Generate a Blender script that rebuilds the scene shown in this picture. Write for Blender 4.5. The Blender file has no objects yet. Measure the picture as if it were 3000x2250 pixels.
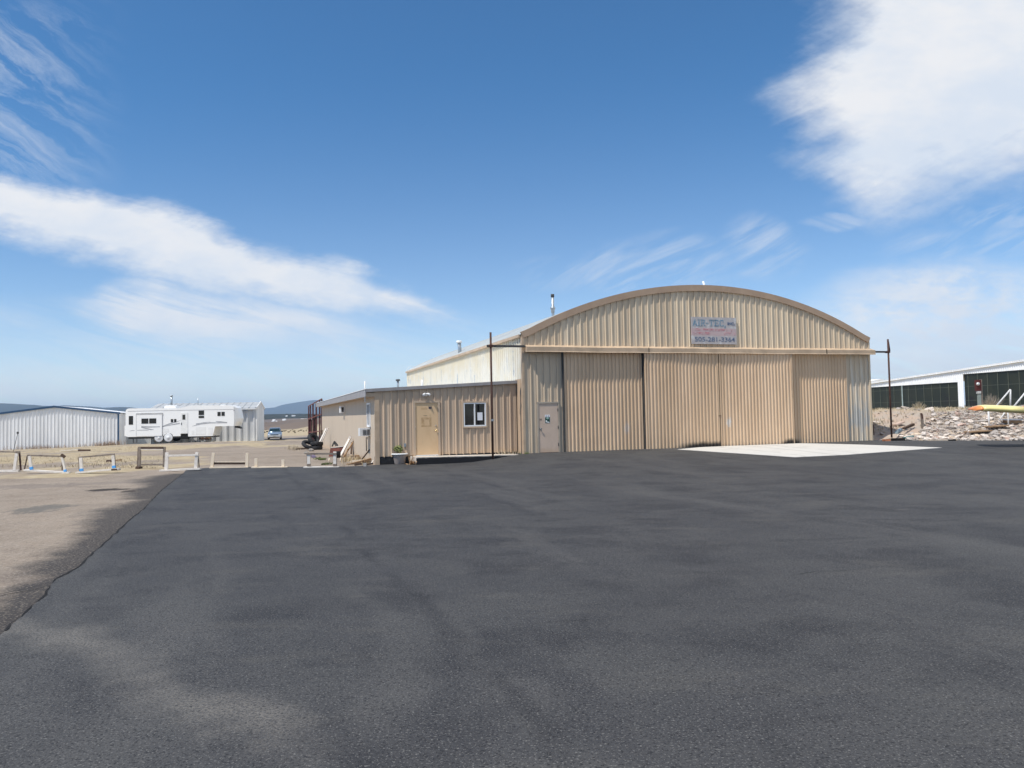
import bpy, bmesh, math, random
import numpy as np
from mathutils import Vector, Matrix, noise
from mathutils.geometry import delaunay_2d_cdt

random.seed(11)
S = bpy.context.scene
COL = S.collection

# ------------------------------------------------------------------ camera
EYE, FPX, PITCH, ROLL, YAW = 1.9, 2200.0, 0.0396, 0.0197, 0.3218
_F = Vector((0, math.cos(PITCH), math.sin(PITCH)))
_U0 = Vector((0, -math.sin(PITCH), math.cos(PITCH)))
_R = math.cos(ROLL) * Vector((1, 0, 0)) - math.sin(ROLL) * _U0
_U = math.cos(ROLL) * _U0 + math.sin(ROLL) * Vector((1, 0, 0))
cam_d = bpy.data.cameras.new('camera')
cam = bpy.data.objects.new('camera', cam_d)
COL.objects.link(cam)
cam_d.sensor_width = 36.0
cam_d.lens = FPX / 3000 * 36.0
cam_d.clip_start = 0.05
cam_d.clip_end = 120000
m = Matrix((_R, _U, -_F)).transposed().to_4x4()
m.translation = (0, 0, EYE)
cam.matrix_world = m
S.camera = cam
S.view_settings.view_transform = 'Standard'
S.view_settings.look = 'None'
S.view_settings.exposure = 0.0
S.view_settings.gamma = 1.0

# the hangar's own frame: u along its front, v into it
OX, OY = 0.447, 30.5
W_ = Vector((math.cos(YAW), math.sin(YAW), 0))
D_ = Vector((-math.sin(YAW), math.cos(YAW), 0))
def H(u, v, z=0.0):
    p = Vector((OX, OY, 0)) + W_ * u + D_ * v
    p.z = z
    return p
def uv_of(x, y):
    q = Vector((x - OX, y - OY, 0))
    return q.dot(W_), q.dot(D_)

# ------------------------------------------------------------------ sun and sky
to_sun = -(W_ * 0.57 + D_ * 0.22 - Vector((0, 0, 1))).normalized()
SUN_EL = math.asin(to_sun.z)
SUN_AZ = math.atan2(to_sun.x, to_sun.y)
sun_d = bpy.data.lights.new('sun', 'SUN')
sun_d.energy = 4.8
sun_d.angle = math.radians(0.53)
sun_d.color = (1.0, 0.95, 0.87)
sun = bpy.data.objects.new('sun', sun_d)
COL.objects.link(sun)
sun.rotation_euler = (-to_sun).to_track_quat('-Z', 'Y').to_euler()

world = bpy.data.worlds.new('World')
S.world = world
world.use_nodes = True

class N:
    """a float socket with arithmetic"""
    def __init__(s, nt, sock): s.nt, s.k = nt, sock
    def op(s, o, b=None, c=None, clamp=False):
        n = s.nt.nodes.new('ShaderNodeMath'); n.operation = o; n.use_clamp = clamp
        for i, v in enumerate((s, b, c)):
            if v is None: continue
            if isinstance(v, N): s.nt.links.new(v.k, n.inputs[i])
            else: n.inputs[i].default_value = v
        return N(s.nt, n.outputs[0])
    def __add__(s, o): return s.op('ADD', o)
    __radd__ = __add__
    def __sub__(s, o): return s.op('SUBTRACT', o)
    def __rsub__(s, o): return (s * -1.0) + o
    def __mul__(s, o): return s.op('MULTIPLY', o)
    __rmul__ = __mul__
    def __truediv__(s, o): return s.op('DIVIDE', o)
    def abs(s): return s.op('ABSOLUTE')
    def max(s, o): return s.op('MAXIMUM', o)
    def min(s, o): return s.op('MINIMUM', o)
    def pow(s, o): return s.op('POWER', o)
    def clamp(s): return s.op('ADD', 0.0, clamp=True)
    def ss(s, a, b, lo=0.0, hi=1.0):
        n = s.nt.nodes.new('ShaderNodeMapRange'); n.interpolation_type = 'SMOOTHSTEP'
        s.nt.links.new(s.k, n.inputs[0])
        for i, v in zip((1, 2, 3, 4), (a, b, lo, hi)): n.inputs[i].default_value = v
        return N(s.nt, n.outputs[0])
    def curve(s, pts, x0, x1, y0, y1):
        """piecewise curve through pts (x, y) in real units"""
        n = s.nt.nodes.new('ShaderNodeFloatCurve')
        c = n.mapping.curves[0]
        pts = sorted(pts)
        P = [((x - x0) / (x1 - x0), (y - y0) / (y1 - y0)) for x, y in pts]
        c.points[0].location = P[0]; c.points[1].location = P[-1]
        for q in P[1:-1]: c.points.new(*q)
        n.mapping.update()
        t = (s - x0) / (x1 - x0)
        s.nt.links.new(t.clamp().k, n.inputs['Value'])
        return N(s.nt, n.outputs[0]) * (y1 - y0) + y0
def xyz(nt, x, y, z=0.0):
    n = nt.nodes.new('ShaderNodeCombineXYZ')
    for i, v in enumerate((x, y, z)):
        if isinstance(v, N): nt.links.new(v.k, n.inputs[i])
        else: n.inputs[i].default_value = v
    return n.outputs[0]
def sep(nt, sock):
    n = nt.nodes.new('ShaderNodeSeparateXYZ'); nt.links.new(sock, n.inputs[0])
    return [N(nt, n.outputs[i]) for i in range(3)]
def noi(nt, vec, scale, detail=4.0, rough=0.55, dist=0.0, dim='3D'):
    n = nt.nodes.new('ShaderNodeTexNoise'); n.noise_dimensions = dim
    nt.links.new(vec, n.inputs['Vector'])
    n.inputs['Scale'].default_value = scale; n.inputs['Detail'].default_value = detail
    n.inputs['Roughness'].default_value = rough; n.inputs['Distortion'].default_value = dist
    return N(nt, n.outputs[0])

def ray(px, py):
    return _F + _R * ((px - 1500) / FPX) - _U * ((py - 1125) / FPX)
def ab(px, py):
    d = ray(px, py); return d.x / d.y, d.z / d.y

def build_sky():
    nt = world.node_tree
    nt.nodes.clear()
    out = nt.nodes.new('ShaderNodeOutputWorld')
    sky = nt.nodes.new('ShaderNodeTexSky')
    sky.sky_type = 'NISHITA'; sky.sun_disc = False
    sky.sun_elevation = SUN_EL; sky.sun_rotation = SUN_AZ
    sky.altitude = 1900.0; sky.air_density = 1.0; sky.dust_density = 0.4; sky.ozone_density = 2.0
    b1 = nt.nodes.new('ShaderNodeBackground'); b1.inputs[1].default_value = 0.15
    tc = nt.nodes.new('ShaderNodeTexCoord')
    X, Y, Z = sep(nt, tc.outputs['Generated'])
    yy = Y.abs().max(0.05)
    a = X / yy; b = Z / yy
    # the thin dry air of the high plains: a deeper blue overhead than the sky model gives
    tm = nt.nodes.new('ShaderNodeMix'); tm.data_type = 'RGBA'
    nt.links.new(b.ss(0.0, 0.5).k, tm.inputs[0])
    tm.inputs[6].default_value = (0.97, 0.98, 0.98, 1); tm.inputs[7].default_value = (0.42, 0.80, 1.0, 1)
    mu = nt.nodes.new('ShaderNodeMix'); mu.data_type = 'RGBA'; mu.blend_type = 'MULTIPLY'; mu.inputs[0].default_value = 1.0
    nt.links.new(sky.outputs[0], mu.inputs[6]); nt.links.new(tm.outputs[2], mu.inputs[7])
    nt.links.new(mu.outputs[2], b1.inputs[0])
    # warp the two angles a little so that the cloud edges fray
    vec = xyz(nt, a, b, 0.3)
    w1 = noi(nt, xyz(nt, a * 1.0, b * 1.6, 0.3), 5.0, 6, 0.62) - 0.5
    w2 = noi(nt, xyz(nt, a * 1.0, b * 1.6, 7.7), 5.0, 6, 0.62) - 0.5
    aw = a + w1 * 0.11
    bw = b + w2 * 0.06
    fine = noi(nt, xyz(nt, a * 1.0, b * 2.2, 2.2), 13.0, 8, 0.66)
    ca, sa = math.cos(0.28), math.sin(0.28)
    s1 = a * ca - b * sa; s2 = a * sa + b * ca
    fib = noi(nt, xyz(nt, s1 * 1.1, s2 * 9.0, 4.0), 5.0, 8, 0.62, 0.6)      # streaks falling to the right
    ca, sa = math.cos(-0.45), math.sin(-0.45)
    t1 = a * ca - b * sa; t2 = a * sa + b * ca
    fib2 = noi(nt, xyz(nt, t1 * 1.2, t2 * 7.0, 9.0), 6.0, 8, 0.62, 0.5)     # streaks rising to the right
    ca, sa = math.cos(0.60), math.sin(0.60)
    r1 = a * ca - b * sa; r2 = a * sa + b * ca
    fib3 = noi(nt, xyz(nt, r1 * 1.2, (r2 + w1 * 0.05) * 7.0, 12.0), 4.0, 9, 0.66, 0.9)
    XA = (-0.95, 0.95)
    def up(pts): return [ab(*p) for p in pts]
    def fa(src, pts): return src.curve(up(pts), XA[0], XA[1], -0.1, 0.9)
    def fb(src, pts): return src.curve([(q[1], q[0]) for q in up(pts)], -0.1, 0.9, XA[0], XA[1])
    # 1 the long lens cloud on the left
    hi = fa(aw, [(-300, 470), (0, 515), (150, 540), (330, 585), (480, 610), (640, 675), (760, 730), (900, 770), (1050, 800), (1180, 848), (1350, 925), (1700, 1000)])
    lo = fa(aw, [(-300, 560), (0, 690), (200, 745), (350, 795), (480, 830), (700, 870), (820, 890), (1000, 912), (1200, 926), (1350, 936), (1700, 960)])
    d1 = (hi - bw).min((bw - lo) * 0.7) + (fine - 0.5) * 0.03 + (fib - 0.5) * 0.022
    c1 = d1.ss(-0.014, 0.024) * (1.06 + (fine - 0.5) * 0.3) * a.ss(-0.02, -0.11)
    # 2 its torn veil below
    hi = fa(aw, [(-300, 700), (0, 860), (250, 860), (350, 800), (700, 850), (1000, 900), (1200, 990), (1400, 1060)])
    lo = fa(aw, [(-300, 1070), (0, 1060), (300, 1062), (600, 1062), (800, 1040), (1000, 1050), (1250, 1085), (1400, 1100)])
    cA, cB = ab(690, 950)
    core = (((aw - cA) / 0.25).pow(2.0) + ((bw - cB + (aw - cA) * 0.2) / 0.06).pow(2.0)).ss(1.0, 0.0)
    c2 = (hi - bw).ss(-0.01, 0.03) * (bw - lo).ss(-0.01, 0.06) * (0.36 + core * 0.5 + (fib - 0.42) * 2.8 + (fine - 0.5) * 0.8).clamp() * a.ss(-0.06, -0.3)
    c2 = c2 * a.ss(-0.64, -0.5, 0.35, 1.0) * a.ss(-0.08, -0.3, 0.65, 1.0)
    # 3 combed wisps top left
    m3 = a.ss(-0.50, -0.68) * b.ss(0.24, 0.34) * b.ss(0.62, 0.50)
    c3 = m3 * ((fib3 - 0.43) * 2.8).clamp() * 0.72
    # 4 the great cloud on the right
    L = fb(bw, [(2400, -200), (2385, 0), (2375, 110), (2310, 180), (2250, 260), (2290, 330), (2350, 400), (2330, 470), (2410, 530), (2500, 600), (2560, 690), (2700, 900)])
    lo = fa(aw, [(2000, 640), (2350, 560), (2500, 655), (2620, 670), (2720, 625), (2850, 590), (3000, 560), (3300, 500)])
    d4 = (aw - L).min((bw - lo) * 1.1) + (fine - 0.5) * 0.075 + (fib2 - 0.5) * 0.07
    c4 = d4.ss(-0.03, 0.115) * (1.05 + (fine - 0.5) * 0.25)
    # 5 small tufts over the hangar and faint banks at the right
    def blob(px, py, rx, ry, src, k, thr=0.42):
        A, B = ab(px, py)
        q = ((aw - A) / rx).pow(2.0) + ((bw - B) / ry).pow(2.0)
        return q.ss(1.0, 0.0) * ((src - thr) * 3.2).clamp() * k
    c5 = blob(1900, 765, 0.125, 0.05, fib2, 0.6).max(blob(2215, 715, 0.075, 0.05, fib2, 0.6))
    c5 = c5.max(blob(2760, 905, 0.22, 0.085, fine, 1.0, 0.26)).max(blob(2960, 620, 0.1, 0.03, fib2, 0.6))
    c5 = c5.max(blob(2840, 1010, 0.36, 0.075, fib, 0.75, 0.22)).max(blob(2470, 640, 0.06, 0.012, fib, 0.5, 0.3))
    c5 = c5.max(blob(1640, 800, 0.07, 0.03, fib2, 0.3)).max(blob(2850, 720, 0.16, 0.035, fib2, 0.5))
    # 6 low veil toward the horizon
    c6 = b.ss(0.15, 0.02) * (0.22 + ((fib - 0.38) * 2.2).clamp() * 0.75)
    al = c1.max(c2).max(c3).max(c4).max(c5)
    al = (al + c6 * (1.0 - al)).clamp() * Z.ss(-0.02, 0.01)
    b2 = nt.nodes.new('ShaderNodeBackground'); b2.inputs[1].default_value = 0.93
    shade = noi(nt, xyz(nt, a * 1.0, b * 2.0, 5.0), 4.0, 5, 0.6)
    mc = nt.nodes.new('ShaderNodeMix'); mc.data_type = 'RGBA'
    nt.links.new(shade.ss(0.35, 0.65).k, mc.inputs[0])
    mc.inputs[6].default_value = (0.80, 0.875, 0.98, 1); mc.inputs[7].default_value = (0.98, 0.985, 1.0, 1)
    nt.links.new(mc.outputs[2], b2.inputs[0])
    mx = nt.nodes.new('ShaderNodeMixShader')
    nt.links.new((al * 0.96).k, mx.inputs[0])
    nt.links.new(b1.outputs[0], mx.inputs[1]); nt.links.new(b2.outputs[0], mx.inputs[2])
    nt.links.new(mx.outputs[0], out.inputs[0])
build_sky()

# ------------------------------------------------------------------ materials
MATS = {}
def mat(name, col, rough=0.6, var=0.12, scale=2.5, stretch=(1, 1, 1), col2=None, bump=0.0, bscale=40.0,
        spec=0.3, metal=0.0, thr=(0.35, 0.65), rnd=0.0, detail=5.0):
    if name in MATS: return MATS[name]
    M = bpy.data.materials.new(name); M.use_nodes = True
    nt = M.node_tree; P = nt.nodes['Principled BSDF']
    P.inputs['Roughness'].default_value = rough
    P.inputs['Metallic'].default_value = metal
    P.inputs['Specular IOR Level'].default_value = spec
    tc = nt.nodes.new('ShaderNodeTexCoord')
    mp = nt.nodes.new('ShaderNodeMapping'); mp.inputs['Scale'].default_value = stretch
    nt.links.new(tc.outputs['Object'], mp.inputs[0])
    f = noi(nt, mp.outputs[0], scale, detail, 0.6).ss(*thr)
    mx = nt.nodes.new('ShaderNodeMix'); mx.data_type = 'RGBA'
    nt.links.new(f.k, mx.inputs[0])
    c2 = col2 or tuple(c * (1 + var) for c in col)
    c1 = col if col2 else tuple(c * (1 - var) for c in col)
    mx.inputs[6].default_value = (*c1, 1); mx.inputs[7].default_value = (*c2, 1)
    last = mx.outputs[2]
    if rnd:
        oi = nt.nodes.new('ShaderNodeObjectInfo')
        hs = nt.nodes.new('ShaderNodeHueSaturation')
        nt.links.new((N(nt, oi.outputs['Random']) * (2 * rnd) + (1 - rnd)).k, hs.inputs['Value'])
        nt.links.new(last, hs.inputs['Color']); last = hs.outputs[0]
    nt.links.new(last, P.inputs['Base Color'])
    if bump:
        bn = noi(nt, tc.outputs['Object'], bscale, 4, 0.6)
        bp = nt.nodes.new('ShaderNodeBump'); bp.inputs['Strength'].default_value = bump
        bp.inputs['Distance'].default_value = 0.02
        nt.links.new(bn.k, bp.inputs['Height']); nt.links.new(bp.outputs[0], P.inputs['Normal'])
    MATS[name] = M
    return M

def layered(name, base, layers, rough=0.6, spec=0.3, bump=None):
    """base colour, then layers (colour, function(nt, x, y, z) -> mask) in object coordinates"""
    M = bpy.data.materials.new(name); M.use_nodes = True
    nt = M.node_tree; P = nt.nodes['Principled BSDF']
    P.inputs['Roughness'].default_value = rough
    P.inputs['Specular IOR Level'].default_value = spec
    tc = nt.nodes.new('ShaderNodeTexCoord')
    X, Y, Z = sep(nt, tc.outputs['Object'])
    rgb = nt.nodes.new('ShaderNodeRGB'); rgb.outputs[0].default_value = (*base, 1)
    last = rgb.outputs[0]
    for c, fn in layers:
        mx = nt.nodes.new('ShaderNodeMix'); mx.data_type = 'RGBA'
        nt.links.new(fn(nt, X, Y, Z).clamp().k, mx.inputs[0])
        nt.links.new(last, mx.inputs[6]); mx.inputs[7].default_value = (*c, 1)
        last = mx.outputs[2]
    nt.links.new(last, P.inputs['Base Color'])
    if bump:
        h, dist, st = bump(nt, X, Y, Z)
        bp = nt.nodes.new('ShaderNodeBump'); bp.inputs['Strength'].default_value = st
        bp.inputs['Distance'].default_value = dist
        nt.links.new(h.k, bp.inputs['Height']); nt.links.new(bp.outputs[0], P.inputs['Normal'])
    return M
def vn(sx, sy, sz, scale, lo, hi, k=1.0, off=0.0, detail=5):
    return lambda nt, X, Y, Z: noi(nt, xyz(nt, X * sx, Y * sy, Z * sz + off), scale, detail, 0.62).ss(lo, hi) * k
def glass(name, col=(0.012, 0.014, 0.016), rough=0.06, spec=0.5):
    return mat(name, col, rough, 0.2, 1.0, spec=spec)

# ------------------------------------------------------------------ mesh building
class MB:
    def __init__(s): s.v, s.f, s.sm = [], [], []
    def quad(s, *p, smooth=False):
        n = len(s.v); s.v += [tuple(q) for q in p]; s.f.append(tuple(range(n, n + len(p)))); s.sm.append(smooth)
    def grid(s, rows, closed=False, smooth=True):
        n0 = len(s.v); R, Cn = len(rows), len(rows[0])
        for r in rows: s.v += [tuple(q) for q in r]
        for i in range(R - 1):
            for j in range(Cn if closed else Cn - 1):
                k = (j + 1) % Cn
                s.f.append((n0 + i * Cn + j, n0 + i * Cn + k, n0 + (i + 1) * Cn + k, n0 + (i + 1) * Cn + j)); s.sm.append(smooth)
    def box(s, x0, x1, y0, y1, z0, z1):
        n = len(s.v)
        s.v += [(x, y, z) for z in (z0, z1) for y in (y0, y1) for x in (x0, x1)]
        for f in ((0, 2, 3, 1), (4, 5, 7, 6), (0, 1, 5, 4), (2, 6, 7, 3), (0, 4, 6, 2), (1, 3, 7, 5)):
            s.f.append(tuple(n + i for i in f)); s.sm.append(False)
    def bar(s, p, q, a, b=None, up=(0, 0, 1), taper=1.0):
        """a squared bar from p to q, a wide (across) and b thick (along up)"""
        b = b or a
        p, q = Vector(p), Vector(q); t = (q - p).normalized(); up = Vector(up)
        if abs(t.dot(up)) > 0.95: up = Vector((0, 1, 0))
        x = t.cross(up).normalized(); y = x.cross(t).normalized()
        n = len(s.v)
        for c, k in ((p, 1.0), (q, taper)):
            for sx, sy in ((-1, -1), (1, -1), (1, 1), (-1, 1)):
                s.v.append(tuple(c + x * sx * a * k / 2 + y * sy * b * k / 2))
        for f in ((0, 1, 2, 3), (7, 6, 5, 4), (0, 4, 5, 1), (1, 5, 6, 2), (2, 6, 7, 3), (3, 7, 4, 0)):
            s.f.append(tuple(n + i for i in f)); s.sm.append(False)
    def tube(s, pts, r, n=10, caps=True):
        pts = [Vector(p) for p in pts]
        rr = r if isinstance(r, (list, tuple)) else [r] * len(pts)
        rows = []
        for i, p in enumerate(pts):
            t = (pts[min(i + 1, len(pts) - 1)] - pts[max(i - 1, 0)]).normalized()
            up = Vector((0, 0, 1)) if abs(t.z) < 0.9 else Vector((0, 1, 0))
            x = t.cross(up).normalized(); y = x.cross(t)
            rows.append([p + (x * math.cos(2 * math.pi * k / n) + y * math.sin(2 * math.pi * k / n)) * rr[i] for k in range(n)])
        s.grid(rows, True)
        if caps:
            s.quad(*rows[0][::-1]); s.quad(*rows[-1])
    def lathe(s, prof, n=24, c=(0, 0, 0), axis='z'):
        rows = []
        for r, z in prof:
            ring = []
            for k in range(n):
                a = 2 * math.pi * k / n
                if axis == 'z': q = (c[0] + r * math.cos(a), c[1] + r * math.sin(a), c[2] + z)
                elif axis == 'y': q = (c[0] + r * math.cos(a), c[1] + z, c[2] + r * math.sin(a))
                else: q = (c[0] + z, c[1] + r * math.cos(a), c[2] + r * math.sin(a))
                ring.append(q)
            rows.append(ring)
        s.grid(rows, True)
    def prism(s, poly, f, t0, t1):
        """poly of 2-D points, f(p, t) -> 3-D"""
        A = [f(p, t0) for p in poly]; B = [f(p, t1) for p in poly]
        s.quad(*A); s.quad(*B[::-1])
        for i in range(len(poly)):
            j = (i + 1) % len(poly); s.quad(A[i], A[j], B[j], B[i])
    def ribs(s, s0, s1, zb, zt, place, prof, pitch, holes=(), phase=0.0, rows=1, dent=0.0):
        fb = zb if callable(zb) else (lambda x: zb)
        ft = zt if callable(zt) else (lambda x: zt)
        br = {round(s0, 4), round(s1, 4)}
        k = math.floor((s0 - phase) / pitch)
        while phase + k * pitch < s1:
            for o, _ in prof:
                x = phase + k * pitch + o
                if s0 < x < s1: br.add(round(x, 4))
            k += 1
        for h in holes:
            for x in h[:2]:
                if s0 < x < s1: br.add(round(x, 4))
        br = sorted(br)
        PO = [o for o, _ in prof] + [pitch]; PD = [d for _, d in prof] + [prof[0][1]]
        dep = lambda x: float(np.interp((x - phase) % pitch, PO, PD))
        def emit(a, da, za0, za1, b, db, zb0, zb1):
            for k in range(rows):
                t0, t1 = k / rows, (k + 1) / rows
                q = []
                for x, d, zz in ((a, da, za0 + (za1 - za0) * t0), (b, db, zb0 + (zb1 - zb0) * t0), (b, db, zb0 + (zb1 - zb0) * t1), (a, da, za0 + (za1 - za0) * t1)):
                    n = dent * (noise.noise((x * 0.9, zz * 0.8, 3.3)) + 0.5 * noise.noise((x * 2.1, zz * 1.7, 8.1))) if dent else 0.0
                    q.append(place(x, d + n, zz))
                s.quad(*q)
        for a, b in zip(br[:-1], br[1:]):
            if b - a < 1e-4: continue
            da, db = dep(a + 1e-5), dep(b - 1e-5)
            cuts = sorted((h[2], h[3]) for h in holes if h[0] < (a + b) / 2 < h[1])
            za, zc = (fb(a), fb(b)), (ft(a), ft(b))
            cur = za
            for lo, hi in cuts:
                emit(a, da, cur[0], lo, b, db, cur[1], lo)
                cur = (hi, hi)
            emit(a, da, cur[0], zc[0], b, db, cur[1], zc[1])
    def build(s, name, material, parent=None):
        me = bpy.data.meshes.new(name)
        me.from_pydata(s.v, [], s.f)
        me.polygons.foreach_set('use_smooth', s.sm)
        bm = bmesh.new(); bm.from_mesh(me)
        bmesh.ops.remove_doubles(bm, verts=bm.verts, dist=1e-5)
        bmesh.ops.recalc_face_normals(bm, faces=bm.faces)
        bm.to_mesh(me); bm.free(); me.update()
        o = bpy.data.objects.new(name, me); COL.objects.link(o)
        if material: me.materials.append(material)
        if parent: o.parent = parent
        return o
def bx(*a):
    b = MB(); b.box(*a); return b
def brs(*bars):
    b = MB()
    for q in bars: b.bar(*q)
    return b
def tag(o, label=None, cat=None, group=None, kind=None):
    if label: o['label'] = label
    if cat: o['category'] = cat
    if group: o['group'] = group
    if kind: o['kind'] = kind
    return o
def thing(name, label, cat, loc=(0, 0, 0), rz=0.0, group=None):
    o = bpy.data.objects.new(name, None); COL.objects.link(o)
    o.empty_display_size = 0.3
    o.location = loc; o.rotation_euler = (0, 0, rz)
    return tag(o, label, cat, group)
def copy_tree(o, parent=None):
    c = o.copy(); COL.objects.link(c)
    if parent: c.parent = parent
    for ch in list(o.children): copy_tree(ch, c)
    return c
def text_mesh(body, size, w=None, h=None, bold=0.0):
    """letters in the XZ plane facing -Y, lower left at the origin"""
    cu = bpy.data.curves.new('letters', 'FONT'); cu.body = body; cu.size = size; cu.offset = bold; cu.extrude = 0.004
    ob = bpy.data.objects.new('letters', cu); COL.objects.link(ob)
    dg = bpy.context.evaluated_depsgraph_get()
    me = bpy.data.meshes.new_from_object(ob.evaluated_get(dg))
    bpy.data.objects.remove(ob); bpy.data.curves.remove(cu)
    co = np.array([v.co[:] for v in me.vertices])
    mn, mxx = co.min(0), co.max(0)
    kx = w / (mxx[0] - mn[0]) if w else 1.0
    ky = h / (mxx[1] - mn[1]) if h else 1.0
    for v in me.vertices:
        x, y, z = v.co
        v.co = ((x - mn[0]) * kx, -z, (y - mn[1]) * ky)
    return me
def mesh_part(name, me, material, parent, loc=(0, 0, 0)):
    o = bpy.data.objects.new(name, me); COL.objects.link(o)
    me.materials.clear(); me.materials.append(material)
    o.parent = parent; o.location = loc
    return o

# ------------------------------------------------------------------ lie of the land
def ss(a, b, x):
    t = min(1.0, max(0.0, (x - a) / (b - a))); return t * t * (3 - 2 * t)
BANK_U = [16.5, 17.6, 19.2, 22.8, 27, 36, 60]
BANK_V = [1.6, 0.6, -1.25, -3.5, -6.2, -13, -34]
def bank_s(u, v): return v - float(np.interp(u, BANK_U, BANK_V))
def G(x, y):
    u, v = uv_of(x, y)
    ramp = 0.275 * ss(-2.7, 0.4, u) * ss(-12, -0.25, v)
    z = ramp
    if y > 38:
        z -= 0.0152 * (min(y, 110) - 38)
        if y > 110: z -= 0.0062 * (min(y, 300) - 110)
        if y > 300: z -= 0.0055 * (min(y, 1300) - 300)
        z -= 0.55 * ss(-42, -52, x) * ss(62, 80, y)
        if y > 45 and x < -22: z += 0.26 * math.exp(-((x + 29) / 9) ** 2 - ((y - 72) / 14) ** 2)
    if u > 16.4:
        s = bank_s(u, v)
        zr = 0.275 * ss(-12, -0.25, min(v, s + 1)) + 1.4 * ss(0.0, 7.5, s) - 0.004 * max(0.0, min(s - 8, 150))
        k = ss(16.4, 17.7, u)
        z = z * (1 - k) + zr * k
    return z
def gp(px, py, t1=400.0):
    """the ground point a ray of the camera meets"""
    d = ray(px, py); o = Vector((0, 0, EYE)); t = 1.0; pt = 0.0
    while t < t1:
        p = o + d * t
        if p.z < G(p.x, p.y):
            a, b = pt, t
            for _ in range(30):
                mth = (a + b) / 2; p = o + d * mth
                if p.z < G(p.x, p.y): b = mth
                else: a = mth
            p = o + d * b; return Vector((p.x, p.y, G(p.x, p.y)))
        pt = t; t *= 1.02
    p = o + d * t1; return p
def at_y(px, py, Y):
    d = ray(px, py); return Vector((0, 0, EYE)) + d * (Y / d.y)
def on_v(px, py, v):
    d = ray(px, py); o = Vector((0, 0, EYE))
    t = (H(0, v) - o).dot(D_) / d.dot(D_); p = o + d * t
    return (p - H(0, 0)).dot(W_), p.z

EDGE = [(537, 1388), (470, 1440), (418, 1496), (375, 1530), (340, 1562), (285, 1612), (225, 1668), (160, 1701), (131, 1746), (60, 1812), (0, 1865), (-200, 2080)]
edge = [gp(*p) for p in EDGE]
asph = [(-14.2, 31.0)] + [(p.x, p.y) for p in edge] + [(-2.2, 1.5), (-1.0, -9.0), (60, -9.0)]
BL = [(60, -34), (36, -13), (27, -6.2), (22.8, -3.5), (19.2, -1.25), (17.7, 0.2)]
asph += [tuple(H(u, v)[:2]) for u, v in BL[1:]] + [tuple(H(17.3, 1.0)[:2]), tuple(H(-5.7, 1.0)[:2]), tuple(H(-5.95, 0.7)[:2]),
         tuple(gp(1010, 1368)[:2]), tuple(gp(860, 1369)[:2]), tuple(gp(700, 1369)[:2]), tuple(gp(600, 1372)[:2]), tuple(gp(545, 1378)[:2])]
asph = [p for i, p in enumerate(asph) if i != 0]
def inside(poly, x, y):
    r = False
    for i in range(len(poly)):
        x1, y1 = poly[i]; x2, y2 = poly[i - 1]
        if (y1 > y) != (y2 > y) and x < (x2 - x1) * (y - y1) / (y2 - y1) + x1: r = not r
    return r
def pdist(poly, x, y, closed=True):
    P = np.array(poly); Q = np.roll(P, -1, 0)
    if not closed: P, Q = P[:-1], Q[:-1]
    e = Q - P; t = np.clip(((np.array([x, y]) - P) * e).sum(1) / (e * e).sum(1), 0, 1)
    c = P + e * t[:, None]
    return float(np.sqrt(((c - [x, y]) ** 2).sum(1)).min())

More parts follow.
